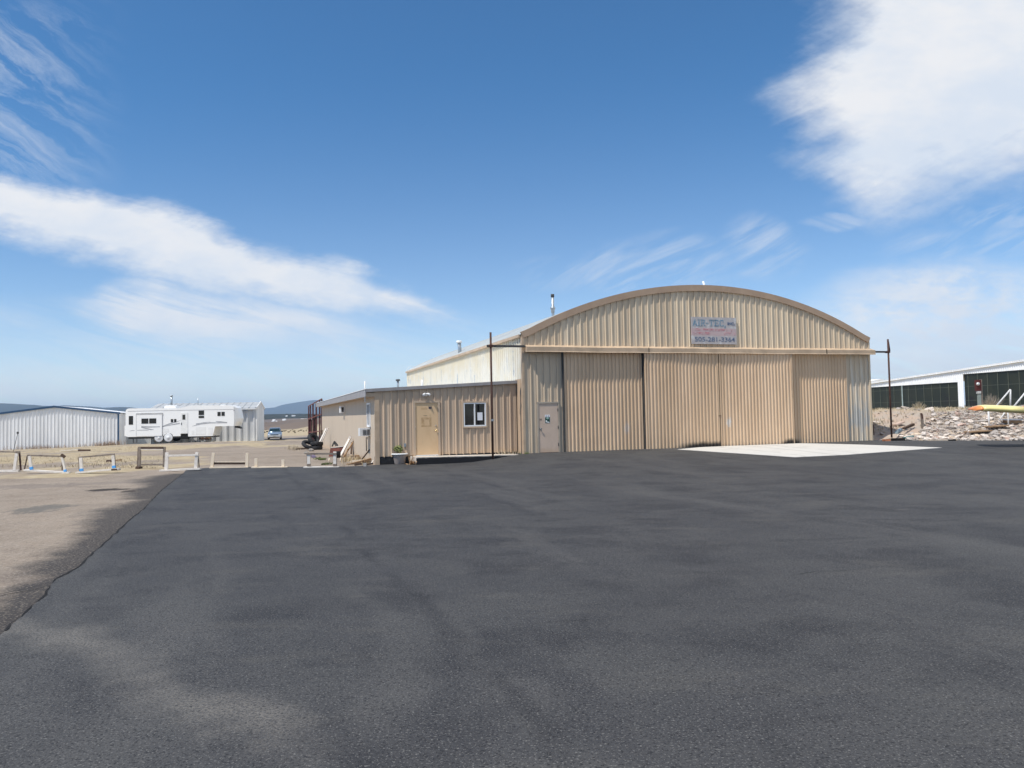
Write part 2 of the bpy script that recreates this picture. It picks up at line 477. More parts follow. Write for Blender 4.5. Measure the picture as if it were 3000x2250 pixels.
def build_ground():
    def axis(a, b, st, lo, hi):
        c = list(np.arange(a, b + 1e-6, st))
        s = st; x = a
        while x > lo: s *= 1.22; x -= s; c.insert(0, x)
        s = st; x = b
        while x < hi: s *= 1.22; x += s; c.append(x)
        return c
    xs = axis(-42, 34, 0.4, -8200, 8200)
    ys = axis(1, 74, 0.4, -1500, 9800)
    nx, ny = len(xs), len(ys)
    V, C = [], []
    for y in ys:
        for x in xs:
            z = G(x, y)
            ins = inside(asph, x, y)
            near = -20 < x < 30 and -2 < y < 45
            dd = pdist(asph, x, y) if near else 50.0
            u, v = uv_of(x, y)
            s = bank_s(u, v) if u > 16.5 else -1
            if ins or dd < 0.45: z -= 0.075 if ins else 0.03
            elif y < 130 and abs(x) < 80:
                n = noise.noise((x * 0.5, y * 0.5, 0)) + 0.5 * noise.noise((x * 1.6, y * 1.6, 3))
                z += n * 0.035 * min(1.0, max(0.0, dd - 0.3) / 1.5)
                if s > 1: z += 0.10 * n * ss(1, 3, s)
            st = 0.0
            if near and x < -3 and (not ins or dd < 1.2):
                e = pdist([tuple(q[:2]) for q in edge], x, y, False)
                reach = 0.62 + 0.55 * noise.noise((x * 0.45, y * 0.35, 9)) + 0.35 * noise.noise((x * 1.3, y * 1.3, 4)) + 0.25 * ss(17, 22, y)
                st = math.exp(-(e / max(0.3, reach)) ** 2)
            gr = 0.0
            if 26 < y < 110 and x < -4 and not ins:      # dry grass: behind the barriers, on the mound by the blue-trimmed hangar
                n = noise.noise((x * 0.16, y * 0.09, 5)) + 0.5 * noise.noise((x * 0.6, y * 0.35, 6))
                gr = ss(-0.05, 0.45, n - 0.12 + 0.45 * ss(-16, -24, x) * ss(31, 36, y) - 0.9 * ss(-20, -12, x) * ss(35, 48, y) + 0.55 * ss(33.5, 32, y) * ss(-11, -15, x))
            if y >= 110: gr = ss(128, 140, y)
            if s > 4 : gr = max(gr, ss(5.5, 7.5, s))
            far = ss(280, 330, y)
            V.append((x, y, z)); C.append((st, gr, far, 1.0 if s > 0.2 else 0.0))
    F = [(j * nx + i, j * nx + i + 1, (j + 1) * nx + i + 1, (j + 1) * nx + i) for j in range(ny - 1) for i in range(nx - 1)]
    me = bpy.data.meshes.new('ground'); me.from_pydata(V, [], F)
    me.polygons.foreach_set('use_smooth', [True] * len(F))
    at = me.attributes.new('zones', 'FLOAT_COLOR', 'POINT')
    at.data.foreach_set('color', np.array(C, dtype=np.float32).ravel())
    o = bpy.data.objects.new('ground', me); COL.objects.link(o)
    o['kind'] = 'structure'
    M = bpy.data.materials.new('gravel_ground'); M.use_nodes = True
    nt = M.node_tree; P = nt.nodes['Principled BSDF']; P.inputs['Roughness'].default_value = 0.95
    P.inputs['Specular IOR Level'].default_value = 0.15
    ge = nt.nodes.new('ShaderNodeNewGeometry'); pos = ge.outputs['Position']
    X, Y, Z = sep(nt, pos)
    an = nt.nodes.new('ShaderNodeAttribute'); an.attribute_name = 'zones'
    st, gr, far = sep(nt, an.outputs['Vector']); bank = N(nt, an.outputs['Alpha'])
    def mix(f, a, b):
        mx = nt.nodes.new('ShaderNodeMix'); mx.data_type = 'RGBA'
        nt.links.new(f.k if isinstance(f, N) else f, mx.inputs[0])
        for i, c in ((6, a), (7, b)):
            if isinstance(c, tuple): mx.inputs[i].default_value = (*c, 1)
            else: nt.links.new(c, mx.inputs[i])
        return mx.outputs[2]
    big = noi(nt, xyz(nt, X, Y, 0), 0.22, 5, 0.6); mid = noi(nt, xyz(nt, X, Y, 3), 1.7, 6, 0.65)
    track = noi(nt, xyz(nt, X * 0.35, Y * 1.4, 6), 0.8, 5, 0.6)
    fine = noi(nt, xyz(nt, X, Y, 5), 30, 3, 0.7); peb = noi(nt, xyz(nt, X, Y, 8), 12, 6, 0.8)
    c = mix(big.ss(0.35, 0.65), (0.225, 0.182, 0.142), (0.30, 0.245, 0.193))
    c = mix(mid.ss(0.3, 0.72) * 0.6, c, (0.34, 0.288, 0.235))
    c = mix(track.ss(0.54, 0.7) * 0.4, c, (0.17, 0.14, 0.12))
    c = mix(peb.ss(0.53, 0.66) * 0.7, c, (0.42, 0.37, 0.32)); c = mix(peb.ss(0.47, 0.34) * 0.75, c, (0.12, 0.10, 0.09))
    c = mix(fine.ss(0.56, 0.7) * 0.7, c, (0.48, 0.43, 0.375)); c = mix(fine.ss(0.44, 0.3) * 0.75, c, (0.09, 0.075, 0.07))
    dirt = mix(mid.ss(0.35, 0.65), (0.42, 0.32, 0.25), (0.38, 0.33, 0.28))
    stony = mix(noi(nt, xyz(nt, X, Y, Z * 2.0), 5.0, 6, 0.75).ss(0.42, 0.6), (0.20, 0.165, 0.14), (0.40, 0.355, 0.31))
    dirt = mix((noi(nt, xyz(nt, X, Y, 1), 0.6, 4) - 0.5 + (X - 19.6) * 0.35 - (Y - 36.0) * 0.16).ss(0.0, 0.6), dirt, stony)
    c = mix(bank, c, dirt)
    gm = noi(nt, xyz(nt, X * 0.7, Y * 0.5, 2), 2.2, 7, 0.7)
    c = mix((gr * 1.5 + (gm - 0.62) * 2.2).clamp(), c, mix(mid.ss(0.3, 0.7), (0.33, 0.255, 0.16), (0.45, 0.38, 0.26)))
    brown = mix(noi(nt, xyz(nt, X * 0.02, Y * 0.005, 0), 1.0, 5).ss(0.35, 0.65), (0.12, 0.095, 0.08), (0.17, 0.13, 0.10))
    c = mix(far, c, brown)
    # dark sealer that was sprayed past the pavement's edge
    sn = noi(nt, xyz(nt, X, Y, 1), 1.6, 9, 0.75)
    sealf = (st * 1.7 + (sn - 0.55) * 2.2).clamp() * st.ss(0.02, 0.3)
    c = mix(sealf * (0.92 - fine.ss(0.50, 0.66) * 0.5), c, (0.047, 0.046, 0.048))
    # three oily patches with ragged outlines
    for px, py, rx, ry, col, k in ((312, 1435, 0.62, 0.26, (0.045, 0.038, 0.035), 0.95), (125, 1490, 0.62, 0.42, (0.15, 0.14, 0.125), 0.9), (378, 1440, 0.26, 0.16, (0.05, 0.042, 0.038), 0.9), (90, 1425, 1.6, 0.5, (0.17, 0.145, 0.13), 0.5), (300, 1415, 1.2, 0.35, (0.2, 0.17, 0.15), 0.5)):
        q = gp(px, py)
        e = ((X - q.x) / rx).pow(2.0) + ((Y - q.y) / (ry * 2.0)).pow(2.0) + (mid - 0.5) * 2.6 + (noi(nt, xyz(nt, X * 1.0, Y * 0.6, 2), 5.0, 8, 0.75) - 0.5) * 4.5
        c = mix(e.ss(1.0, 0.45) * k, c, col)
    nt.links.new(c, P.inputs['Base Color'])
    bp = nt.nodes.new('ShaderNodeBump'); bp.inputs['Strength'].default_value = 0.7; bp.inputs['Distance'].default_value = 0.03
    nt.links.new((fine * 0.6 + peb * 1.2).k, bp.inputs['Height']); nt.links.new(bp.outputs[0], P.inputs['Normal'])
    me.materials.append(M)
    return o
build_ground()

def sheet(name, poly, lift, step, material, thick=0.06, bounds=None):
    xs = [p[0] for p in poly]; ys = [p[1] for p in poly]
    pts = []; n = len(poly)
    for i in range(n):                     # boundary, finely divided
        a = Vector(poly[i]); b = Vector(poly[(i + 1) % n]); k = max(1, int((b - a).length / step))
        pts += [a + (b - a) * (j / k) for j in range(k)]
    nb = len(pts)
    edges = [(i, (i + 1) % nb) for i in range(nb)]
    x = min(xs) + step / 2
    while x < max(xs):
        y = min(ys) + step / 2
        while y < max(ys):
            if inside(poly, x, y) and pdist(poly, x, y) > step * 0.4: pts.append(Vector((x, y)))
            y += step
        x += step
    v, e, f, *_ = delaunay_2d_cdt(pts, edges, [], 1, 1e-4)
    V = [(p.x, p.y, G(p.x, p.y) + lift) for p in v]
    F = [tuple(q) for q in f]
    n0 = len(V)
    ring = [tuple(p) for p in pts[:nb]]
    V += [(p[0], p[1], G(*p) + lift) for p in ring] + [(p[0], p[1], G(*p) + lift - thick) for p in ring]
    F += [(n0 + i, n0 + (i + 1) % nb, n0 + nb + (i + 1) % nb, n0 + nb + i) for i in range(nb)]
    me = bpy.data.meshes.new(name); me.from_pydata(V, [], F)
    me.polygons.foreach_set('use_smooth', [len(q) == 3 for q in F])
    o = bpy.data.objects.new(name, me); COL.objects.link(o); me.materials.append(material)
    o['kind'] = 'structure'
    return o
def speck(nt, X, Y, Z):
    return (noi(nt, xyz(nt, X, Y, 0), 42, 3, 0.7) + noi(nt, xyz(nt, X, Y, 4), 110, 2, 0.6) * 0.6, 0.012, 0.75)
sweep = [gp(*p) for p in ((-60, 1830), (90, 1862), (230, 1880), (340, 1925), (450, 1985), (620, 2075), (760, 2115), (900, 2190), (1100, 2245))]
sweep = sorted((p.x, p.y) for p in sweep)
def pale_sweep(nt, X, Y, Z):
    yc = X.curve(sweep, sweep[0][0] - 0.2, sweep[-1][0] + 0.2, 2.5, 8.5)
    n1 = noi(nt, xyz(nt, X, Y, 3), 1.6, 6, 0.7)
    d = ((Y - yc) / 0.36 + (n1 - 0.5) * 3.6).abs()
    return d.ss(1.5, 0.0) * X.ss(sweep[-1][0], sweep[-1][0] - 0.8) * noi(nt, xyz(nt, X, Y, 1), 48, 3, 0.7).ss(0.36, 0.6) * noi(nt, xyz(nt, X, Y, 7), 0.9, 4, 0.6).ss(0.34, 0.66) * 0.72
_p, _q = gp(868, 1411), gp(1322, 1858)
_ln = Vector((_q.x - _p.x, _q.y - _p.y)).normalized()
def lanes(nt, X, Y):
    """distance across and along the paving lanes"""
    return (X - _p.x) * (-_ln.y) + (Y - _p.y) * _ln.x, (X - _p.x) * _ln.x + (Y - _p.y) * _ln.y
def lane_streak(lo, hi, k, off):
    def f(nt, X, Y, Z):
        a, b_ = lanes(nt, X, Y)
        w = (noi(nt, xyz(nt, X, Y, off), 0.35, 4, 0.55) - 0.5) * 1.6
        return noi(nt, xyz(nt, a + w, b_ * 0.10, off), 0.9, 6, 0.62).ss(lo, hi) * k
    return f
def lane_seam(nt, X, Y, Z):
    a, b_ = lanes(nt, X, Y)
    w = (noi(nt, xyz(nt, X, Y, 2), 0.8, 5, 0.6) - 0.5) * 0.5
    n = noi(nt, xyz(nt, X, Y, 9), 0.7, 4, 0.6).ss(0.40, 0.62)
    return (a + w).abs().ss(0.15, 0.01) * n * 0.45
asphalt_m = layered('asphalt', (0.052, 0.0518, 0.0535), [
    ((0.066, 0.065, 0.0645), vn(0.85, 1.0, 1, 0.5, 0.40, 0.62, 0.85, 0.0, 7)),
    ((0.030, 0.030, 0.033), vn(1, 1, 1, 0.7, 0.47, 0.66, 0.7, 4.0, 7)),
    ((0.082, 0.080, 0.078), lane_streak(0.50, 0.70, 0.8, 3.0)),
    ((0.030, 0.030, 0.034), lane_streak(0.54, 0.70, 0.7, 21.0)),
    ((0.085, 0.081, 0.075), vn(0.5, 1.3, 1, 1.1, 0.53, 0.72, 0.65, 8.0, 8)),
    ((0.027, 0.027, 0.030), vn(0.6, 1.2, 1, 1.4, 0.53, 0.70, 0.55, 31.0, 8)),
    ((0.018, 0.018, 0.021), lane_seam),
    ((0.012, 0.012, 0.014), vn(1, 1, 1, 50, 0.50, 0.66, 0.75, 1.0, 3)),
    ((0.18, 0.175, 0.165), vn(1, 1, 1, 62, 0.56, 0.70, 0.75, 2.0, 2)),
    ((0.17, 0.155, 0.13), vn(0.4, 1.0, 1, 1.2, 0.67, 0.78, 0.5, 5.0, 9)),
    ((0.19, 0.175, 0.155), pale_sweep),
], 0.75, 0.25, speck)
sheet('asphalt', asph, 0.014, 0.8, asphalt_m, 0.12)
def crack(pts, wdt, lift=0.019, gaps=0.0):
    b = MB(); rows = []
    P = [gp(*p) for p in pts]; L = []
    for p, q in zip(P[:-1], P[1:]):
        k = max(2, int((q - p).length / 0.06)); L += [p + (q - p) * (i / k) for i in range(k)]
    for i, p in enumerate(L[:-1]):
        t = (L[i + 1] - p); t.z = 0; t.normalize(); nrm = Vector((-t.y, t.x, 0))
        c = p + nrm * 0.03 * noise.noise((p.x * 3, p.y * 3, 1)) + nrm * 0.015 * noise.noise((p.x * 11, p.y * 11, 5))
        w = wdt * max(0.06, 0.55 + 1.1 * noise.noise((p.x * 2.2, p.y * 2.2, 7)))
        rows.append([(c.x + nrm.x * w, c.y + nrm.y * w, G(c.x, c.y) + lift), (c.x - nrm.x * w, c.y - nrm.y * w, G(c.x, c.y) + lift)])
    b.grid(rows, smooth=False)
    o = b.build('pavement_crack', mat('crack_black', (0.014, 0.013, 0.013), 0.95, 0.4, 12.0)); o['kind'] = 'structure'
    return o
crack(EDGE[:-1], 0.017)
crack([(0, 1740), (60, 1728), (120, 1712), (180, 1700), (245, 1684)], 0.012, 0.0)
crack([(1500, 1840), (1580, 1830), (1700, 1822), (1775, 1820)], 0.004)
crack([(2310, 1690), (2400, 1678), (2500, 1674), (2580, 1664)], 0.006)
conc_m = layered('concrete', (0.55, 0.53, 0.49), [
    ((0.48, 0.46, 0.425), vn(1, 1, 1, 0.9, 0.42, 0.7, 0.6)),
    ((0.30, 0.28, 0.26), vn(0.4, 1, 1, 2.2, 0.63, 0.75, 0.5, 4.0, 7)),
    ((0.68, 0.66, 0.62), vn(1, 1, 1, 14, 0.5, 0.75, 0.5)),
    ((0.27, 0.255, 0.235), lambda nt, X, Y, Z: ((X - OX) * W_.x + (Y - OY) * W_.y - 10.0 + (noi(nt, xyz(nt, X, Y, 0), 3, 3) - 0.5) * 0.05).abs().ss(0.05, 0.02) * 0.8),
    ((0.25, 0.24, 0.225), lambda nt, X, Y, Z: (((X - OX) * W_.x + (Y - OY) * W_.y - 8.6 + (noi(nt, xyz(nt, X, Y, 2), 0.5, 3) - 0.5) * 0.9).abs().ss(0.16, 0.05) + ((X - OX) * W_.x + (Y - OY) * W_.y - 11.1 + (noi(nt, xyz(nt, X, Y, 2), 0.5, 3) - 0.5) * 0.9).abs().ss(0.16, 0.05)) * noi(nt, xyz(nt, X, Y, 5), 2.0, 6, 0.7).ss(0.4, 0.65) * 0.55),
    ((0.16, 0.15, 0.14), vn(0.5, 1, 1, 1.6, 0.64, 0.72, 0.6, 9.0, 8))], 0.85, 0.2)
ap = [gp(1985, 1318), gp(2090, 1325), gp(2330, 1341), gp(2480, 1334), gp(2760, 1313)]
apron = [(p.x, p.y) for p in ap] + [tuple(H(13.2, -0.34)[:2]), tuple(H(9.2, -0.33)[:2]), tuple(H(7.9, -0.5)[:2])]
sheet('concrete_apron', apron, 0.024, 0.5, conc_m, 0.03)
road_m = layered('road_asphalt', (0.075, 0.073, 0.075), [((0.10, 0.097, 0.095), vn(0.3, 1, 1, 0.3, 0.4, 0.7, 0.7))], 0.9)
def strip(name, a, b, wdt, lift, m_):
    a, b = Vector(a), Vector(b); t = (b - a).normalized(); nrm = Vector((-t.y, t.x)) * wdt / 2
    q = [a + nrm, b + nrm, b - nrm, a - nrm]
    return sheet(name, [tuple(p) for p in q], lift, 6.0, m_, 0.2)
strip('road', (-62, 96), (18, 121), 11.0, 0.07, road_m)

# ------------------------------------------------------------------ far land
def ridge(name, pts, D, depth, zfoot, m_, n=160, rough=0.06):
    """a long hill whose skyline passes through pts (direction a, height b) at distance D"""
    A = sorted(pts); xs = [p[0] for p in A]; hs = [p[1] for p in A]
    rows = []
    for k in range(15):
        t = k / 14.0 * 2 - 1                       # -1 near foot, 0 crest, 1 far foot
        prof = (1 - abs(t)) ** 1.1
        row = []
        for i in range(n + 1):
            a = xs[0] + (xs[-1] - xs[0]) * i / n
            h = float(np.interp(a, xs, hs)) * D + EYE
            nz = noise.noise((a * 14, t * 2.2, D * 0.01)) + 0.5 * noise.noise((a * 40, t * 6, 2))
            y = D + depth * t
            z = zfoot + (h - zfoot) * prof * (1 + (rough * nz * 3 if 0 < prof < 1 else 0)) + (h - zfoot) * rough * 0.3 * nz * prof
            row.append((a * D + nz * 0.02 * depth, y, z))
        rows.append(row)
    b = MB(); b.grid(rows)
    o = b.build(name, m_); o['kind'] = 'structure'
    return o
wood_m = layered('wooded_hill', (0.04, 0.043, 0.032), [((0.15, 0.13, 0.10), vn(1, 1, 1.5, 0.02, 0.52, 0.66, 0.8, 0, 8)), ((0.018, 0.022, 0.016), vn(1, 1, 1, 0.06, 0.46, 0.58, 0.9, 5.0, 6))], 1.0, 0.0)
mount_m = layered('far_mountain', (0.035, 0.045, 0.042), [((0.065, 0.07, 0.062), vn(1, 1, 1, 0.0012, 0.4, 0.65, 0.8, 0, 7))], 1.0, 0.0)
hb = lambda L: [ab(*p) for p in L]
ridge('far_hill', hb([(-700, 1200), (-300, 1185), (0, 1181), (60, 1184), (130, 1189), (165, 1190), (190, 1187), (260, 1191), (310, 1194), (350, 1192), (380, 1193), (420, 1198), (520, 1212), (650, 1222)]), 5000, 1500, -30, mount_m)
ridge('wooded_hill', hb([(520, 1224), (650, 1216), (760, 1214), (860, 1212), (1000, 1213), (1200, 1215), (1600, 1218)]), 2200, 800, -12, wood_m)
ridge('mountain', hb([(500, 1222), (640, 1212), (760, 1197), (790, 1195), (815, 1192), (840, 1184), (880, 1177), (920, 1172), (950, 1174), (1000, 1176), (1200, 1190), (1500, 1205)]), 9000, 1800, -50, mount_m)

# ------------------------------------------------------------------ paints
tan_gable = layered('faded_khaki_paint', (0.69, 0.57, 0.415), [((0.56, 0.45, 0.32), lambda nt, X, Y, Z: noi(nt, xyz(nt, (X / 0.87).op('FLOOR') * 3.7, 0.5, 0.5), 1.0, 1, 0.5).ss(0.4, 0.62) * 0.7), ((0.57, 0.455, 0.32), vn(1.5, 1, 0.12, 2.0, 0.4, 0.65, 0.7)), ((0.64, 0.59, 0.49), vn(2, 1, 0.2, 1.4, 0.55, 0.75, 0.6, 5)), ((0.24, 0.19, 0.13), vn(5, 1, 0.35, 2.4, 0.66, 0.78, 0.5, 2, 7))], 0.55)
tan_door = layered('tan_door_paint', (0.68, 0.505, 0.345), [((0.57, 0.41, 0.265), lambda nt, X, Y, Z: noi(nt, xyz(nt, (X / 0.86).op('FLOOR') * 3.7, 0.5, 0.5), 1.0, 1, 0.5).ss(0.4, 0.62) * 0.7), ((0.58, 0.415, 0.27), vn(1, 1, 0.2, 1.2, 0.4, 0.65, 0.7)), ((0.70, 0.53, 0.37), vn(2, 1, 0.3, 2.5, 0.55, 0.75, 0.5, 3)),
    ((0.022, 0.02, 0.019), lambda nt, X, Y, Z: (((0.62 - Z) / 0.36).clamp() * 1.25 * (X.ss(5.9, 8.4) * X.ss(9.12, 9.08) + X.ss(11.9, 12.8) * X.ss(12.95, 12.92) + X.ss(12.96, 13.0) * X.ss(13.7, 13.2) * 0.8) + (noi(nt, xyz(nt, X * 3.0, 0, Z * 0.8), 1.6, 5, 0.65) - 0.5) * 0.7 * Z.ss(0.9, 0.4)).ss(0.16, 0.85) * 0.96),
    ((0.62, 0.60, 0.57), lambda nt, X, Y, Z: (((X - 9.55) / 0.16).pow(2.0) + ((Z - 1.33) / 0.26).pow(2.0) + (noi(nt, xyz(nt, X, 0, Z), 9, 4) - 0.5) * 3.0).ss(1.0, 0.2) * 0.75),
    ((0.55, 0.52, 0.5), lambda nt, X, Y, Z: (((X - 4.6) / 0.14).pow(2.0) + ((Z - 1.2) / 0.3).pow(2.0) + (noi(nt, xyz(nt, X, 0, Z), 9, 4) - 0.5) * 3.0).ss(1.0, 0.2) * 0.5)], 0.5)
tan_shed = layered('tan_annex_paint', (0.63, 0.485, 0.35), [((0.47, 0.355, 0.255), lambda nt, X, Y, Z: noi(nt, xyz(nt, (X / 0.87).op('FLOOR') * 3.7, 0.5, 0.5), 1.0, 1, 0.5).ss(0.4, 0.62) * 0.6), ((0.49, 0.375, 0.27), vn(1, 1, 0.25, 1.5, 0.4, 0.65, 0.6)), ((0.56, 0.36, 0.19), lambda nt, X, Y, Z: (noi(nt, xyz(nt, X, Y, Z), 2.5, 5, 0.65) * 1.1 - (Z - 0.3) * 1.3).ss(0.1, 0.8) * 0.45)], 0.5)
tan_board = layered('tan_board_paint', (0.58, 0.48, 0.37), [((0.53, 0.43, 0.325), vn(1, 1.5, 0.15, 2.0, 0.4, 0.65, 0.7)), ((0.56, 0.36, 0.2), lambda nt, X, Y, Z: (noi(nt, xyz(nt, X, Y, Z), 1.5, 5, 0.65) * 1.2 - (Z + 0.1) * 1.1).ss(0.2, 0.9) * 0.6)], 0.6)
grey_wall = layered('weathered_grey_tan', (0.56, 0.455, 0.335), [((0.48, 0.385, 0.28), vn(1.4, 1, 0.2, 1.8, 0.4, 0.65, 0.7)), ((0.56, 0.50, 0.41), vn(2, 1, 0.3, 2.0, 0.58, 0.72, 0.6, 4))], 0.55)
streak_wall = layered('peeling_wall_paint', (0.60, 0.49, 0.36), [((0.64, 0.60, 0.52), vn(3, 1, 0.25, 1.7, 0.45, 0.65, 0.75, 2)), ((0.42, 0.43, 0.42), lambda nt, X, Y, Z: (noi(nt, xyz(nt, X * 3, 0, Z * 0.5), 2.2, 6, 0.7) + Z.ss(2.6, 1.6) * Z.ss(0.5, 1.2) * 0.18).ss(0.58, 0.72) * 0.8), ((0.2, 0.17, 0.13), vn(9, 1, 0.8, 1.7, 0.64, 0.72, 0.6, 7))], 0.55)
cream_wall = layered('cream_side_paint', (0.66, 0.60, 0.465), [
    ((0.70, 0.675, 0.60), lambda nt, X, Y, Z: (noi(nt, xyz(nt, 0, Y * 0.8, Z * 0.7), 1.0, 6, 0.65) + Z.ss(5.0, 3.7) * 0.2).ss(0.42, 0.78)),
    ((0.36, 0.42, 0.48), lambda nt, X, Y, Z: noi(nt, xyz(nt, 3, Y * 7.0, Z * 0.5), 1.5, 3, 0.6).ss(0.53, 0.66) * noi(nt, xyz(nt, 8, Y * 0.6, Z * 0.8), 1.5, 5, 0.65).ss(0.44, 0.60) * Z.ss(4.95, 4.4) * 0.75),
    ((0.52, 0.39, 0.27), lambda nt, X, Y, Z: Z.ss(3.34, 3.30) * Y.ss(0.9, 0.85))], 0.5)
brown_trim = layered('brown_trim_paint', (0.42, 0.30, 0.21), [((0.36, 0.25, 0.175), vn(1, 1, 1, 1.3, 0.4, 0.65, 0.7)), ((0.46, 0.34, 0.24), vn(1, 1, 1, 2.6, 0.55, 0.72, 0.5, 4))], 0.5)
tan_trim = mat('tan_trim_paint', (0.48, 0.36, 0.25), 0.5, 0.12, 2.0)
roof_m = layered('galvanised_roof', (0.42, 0.45, 0.45), [((0.36, 0.38, 0.39), vn(1, 0.5, 1, 0.7, 0.4, 0.65, 0.8))], 0.38, 0.5)
grey_fascia = mat('grey_fascia_paint', (0.30, 0.285, 0.285), 0.5, 0.08, 3.0)
white_p = mat('white_paint', (0.80, 0.80, 0.79), 0.45, 0.06, 2.0)
wht_metal = mat('white_sheet_metal', (0.80, 0.81, 0.82), 0.45, 0.07, 0.7, (1, 1, 0.2))
frame_w = mat('white_frame', (0.80, 0.81, 0.82), 0.35, 0.03)
dark = mat('dark_opening', (0.012, 0.011, 0.011), 0.8, 0.2)
black_seal = layered('black_sealer', (0.018, 0.018, 0.02), [((0.05, 0.045, 0.042), vn(1, 1, 1, 5, 0.5, 0.75, 0.7, 0, 7))], 0.8)
rust = layered('rusty_steel', (0.075, 0.035, 0.026), [((0.04, 0.024, 0.022), vn(1, 1, 0.5, 5, 0.45, 0.65, 0.9)), ((0.13, 0.058, 0.036), vn(1, 1, 0.5, 9, 0.6, 0.75, 0.8, 3))], 0.75)
dkgrey = mat('dark_grey_steel', (0.06, 0.06, 0.062), 0.6, 0.2, 8.0)
galv = mat('galvanised_pipe', (0.40, 0.43, 0.45), 0.35, 0.15, 6.0, metal=0.6)
brass = mat('brass', (0.75, 0.58, 0.28), 0.25, 0.05, metal=1.0)
steel = mat('worn_steel', (0.35, 0.33, 0.31), 0.35, 0.2, 9.0, metal=0.7)

RP = [(0.0, 0.0), (0.125, 0.0), (0.135, 0.008), (0.150, 0.008), (0.160, 0.0), (0.205, 0.0), (0.222, 0.043), (0.252, 0.043), (0.269, 0.0)]   # wide ribbed cladding, pitch 0.29
DP = [(0.0, 0.0), (0.07, 0.0), (0.090, 0.040), (0.13, 0.040), (0.15, 0.0)]                       # narrow ribs, pitch 0.172

# ------------------------------------------------------------------ the arched hangar
WD, LN, EV, PK = 17.64, 25.5, 5.14, 7.37
RAD = ((WD / 2) ** 2 + (PK - EV) ** 2) / (2 * (PK - EV))
def arch(u): return PK - RAD + math.sqrt(max(0.0, RAD ** 2 - (u - WD / 2) ** 2))
hangar = thing('hangar', 'big tan metal hangar with arched roof and sliding corrugated doors', 'hangar', (OX, OY, 0), YAW)
front = lambda v0: (lambda s, o, z: (s, v0 - o, z))
b = MB(); b.ribs(0.03, WD - 0.03, 4.5, lambda s: arch(s) - 0.02, front(0.0), RP, 0.29, phase=0.03, rows=8, dent=0.009); b.build('gable_wall', tan_gable, hangar)
DR = (0.57, 1.53, 0.27, 2.33)
b = MB(); b.ribs(0.03, 1.70, 0.2, 4.5, front(0.0), RP, 0.29, holes=[DR], phase=0.10, rows=8, dent=0.007); b.build('front_wall', grey_wall, hangar)
b = MB(); b.ribs(16.0, WD - 0.03, 0.2, 4.5, front(0.0), RP, 0.29, phase=0.03); w2 = b.build('front_wall', streak_wall, hangar); w2['label'] = 'bare weathered wall bay right of the sliding doors'
bx(1.70, 16.0, 0.03, 0.06, 0.2, 4.5).build('door_opening', dark, hangar)
b = MB(); b.ribs(0.0, LN, -0.4, EV - 0.03, lambda s, o, z: (0.0 - o, s, z), RP, 0.29, phase=0.05); b.build('side_wall', cream_wall, hangar)
b = MB(); b.ribs(0.0, LN, -0.4, EV - 0.03, lambda s, o, z: (WD + o, s, z), RP, 0.29, phase=0.05); b.build('side_wall', grey_wall, hangar)
b = MB(); b.ribs(0.0, WD, -0.6, lambda s: arch(s) - 0.02, lambda s, o, z: (s, LN + o, z), RP, 0.29); b.build('back_wall', grey_wall, hangar)
# roof: sheets bent over the arch, ribs running over it
rows = []
ns = 46
us = [-0.1 + (WD + 0.2) * i / ns for i in range(ns + 1)]
vs = []
k = 0
while -0.06 + k * 0.29 < LN + 0.1:
    for o_, d_ in ((0.0, 0.0), (0.2, 0.0), (0.22, 0.032), (0.255, 0.032), (0.275, 0.0)): vs.append((-0.06 + k * 0.29 + o_, d_))
    k += 1
for v, dz in vs: rows.append([(u, v, arch(min(max(u, 0), WD)) + 0.03 + dz - (0.06 if u < 0 or u > WD else 0)) for u in us])
b = MB(); b.grid(rows, smooth=False)
roof = b.build('roof', roof_m, hangar)
# brown band along the arch
b = MB()
sec = []
for i in range(ns + 1):
    u = -0.08 + (WD + 0.16) * i / ns; z = arch(min(max(u, 0), WD)) + 0.075; t = (u - WD / 2) / RAD
    nx_, nz_ = math.sin(math.asin(t)), math.cos(math.asin(t))
    lo = (u - nx_ * 0.27, z - nz_ * 0.27)
    sec.append([(u, -0.088, z), (lo[0], -0.088, lo[1]), (lo[0], -0.06, lo[1]), (lo[0], 0.0, lo[1] + 0.02), (u, 0.02, z + 0.002)])
b.grid(sec, True, False); b.quad(*sec[0]); b.quad(*sec[-1]); b.build('arch_fascia', brown_trim, hangar)
b = MB(); b.box(-0.045, 0.05, -0.055, 0.10, 0.2, EV); b.build('corner_trim', tan_trim, hangar)
b = MB(); b.box(WD - 0.05, WD + 0.045, -0.055, 0.10, 0.2, EV); b.build('corner_trim', tan_gable, hangar)
b = MB(); b.box(-0.14, -0.0, 0.02, LN, EV - 0.13, EV - 0.02); b.build('eave_trim', tan_trim, hangar)
# the long track box over the doors, gently out of true
b = MB(); rows = []
for i in range(41):
    u = 0.08 + (17.78 - 0.08) * i / 40
    sg = 0.022 * noise.noise((u * 0.45, 3, 0)) - 0.012 * math.sin(u / 17.7 * math.pi)
    sv = 0.015 * noise.noise((u * 0.6, 9, 0))
    rows.append([(u, -0.002, 4.70 + sg), (u, -0.31 + sv, 4.595 + sg), (u, -0.31 + sv, 4.425 + sg), (u, -0.325 + sv, 4.40 + sg), (u, -0.325 + sv, 4.385 + sg), (u, -0.04, 4.40)])
b.grid(rows, True, False); b.quad(*rows[0]); b.quad(*rows[-1])
track = b.build('door_track', tan_trim, hangar)
bx(5.6, 5.63, -0.318, -0.30, 4.42, 4.6).build('track_joint', dark, hangar); bx(14.9, 14.93, -0.325, -0.30, 4.40, 4.62).build('track_joint', dark, hangar)
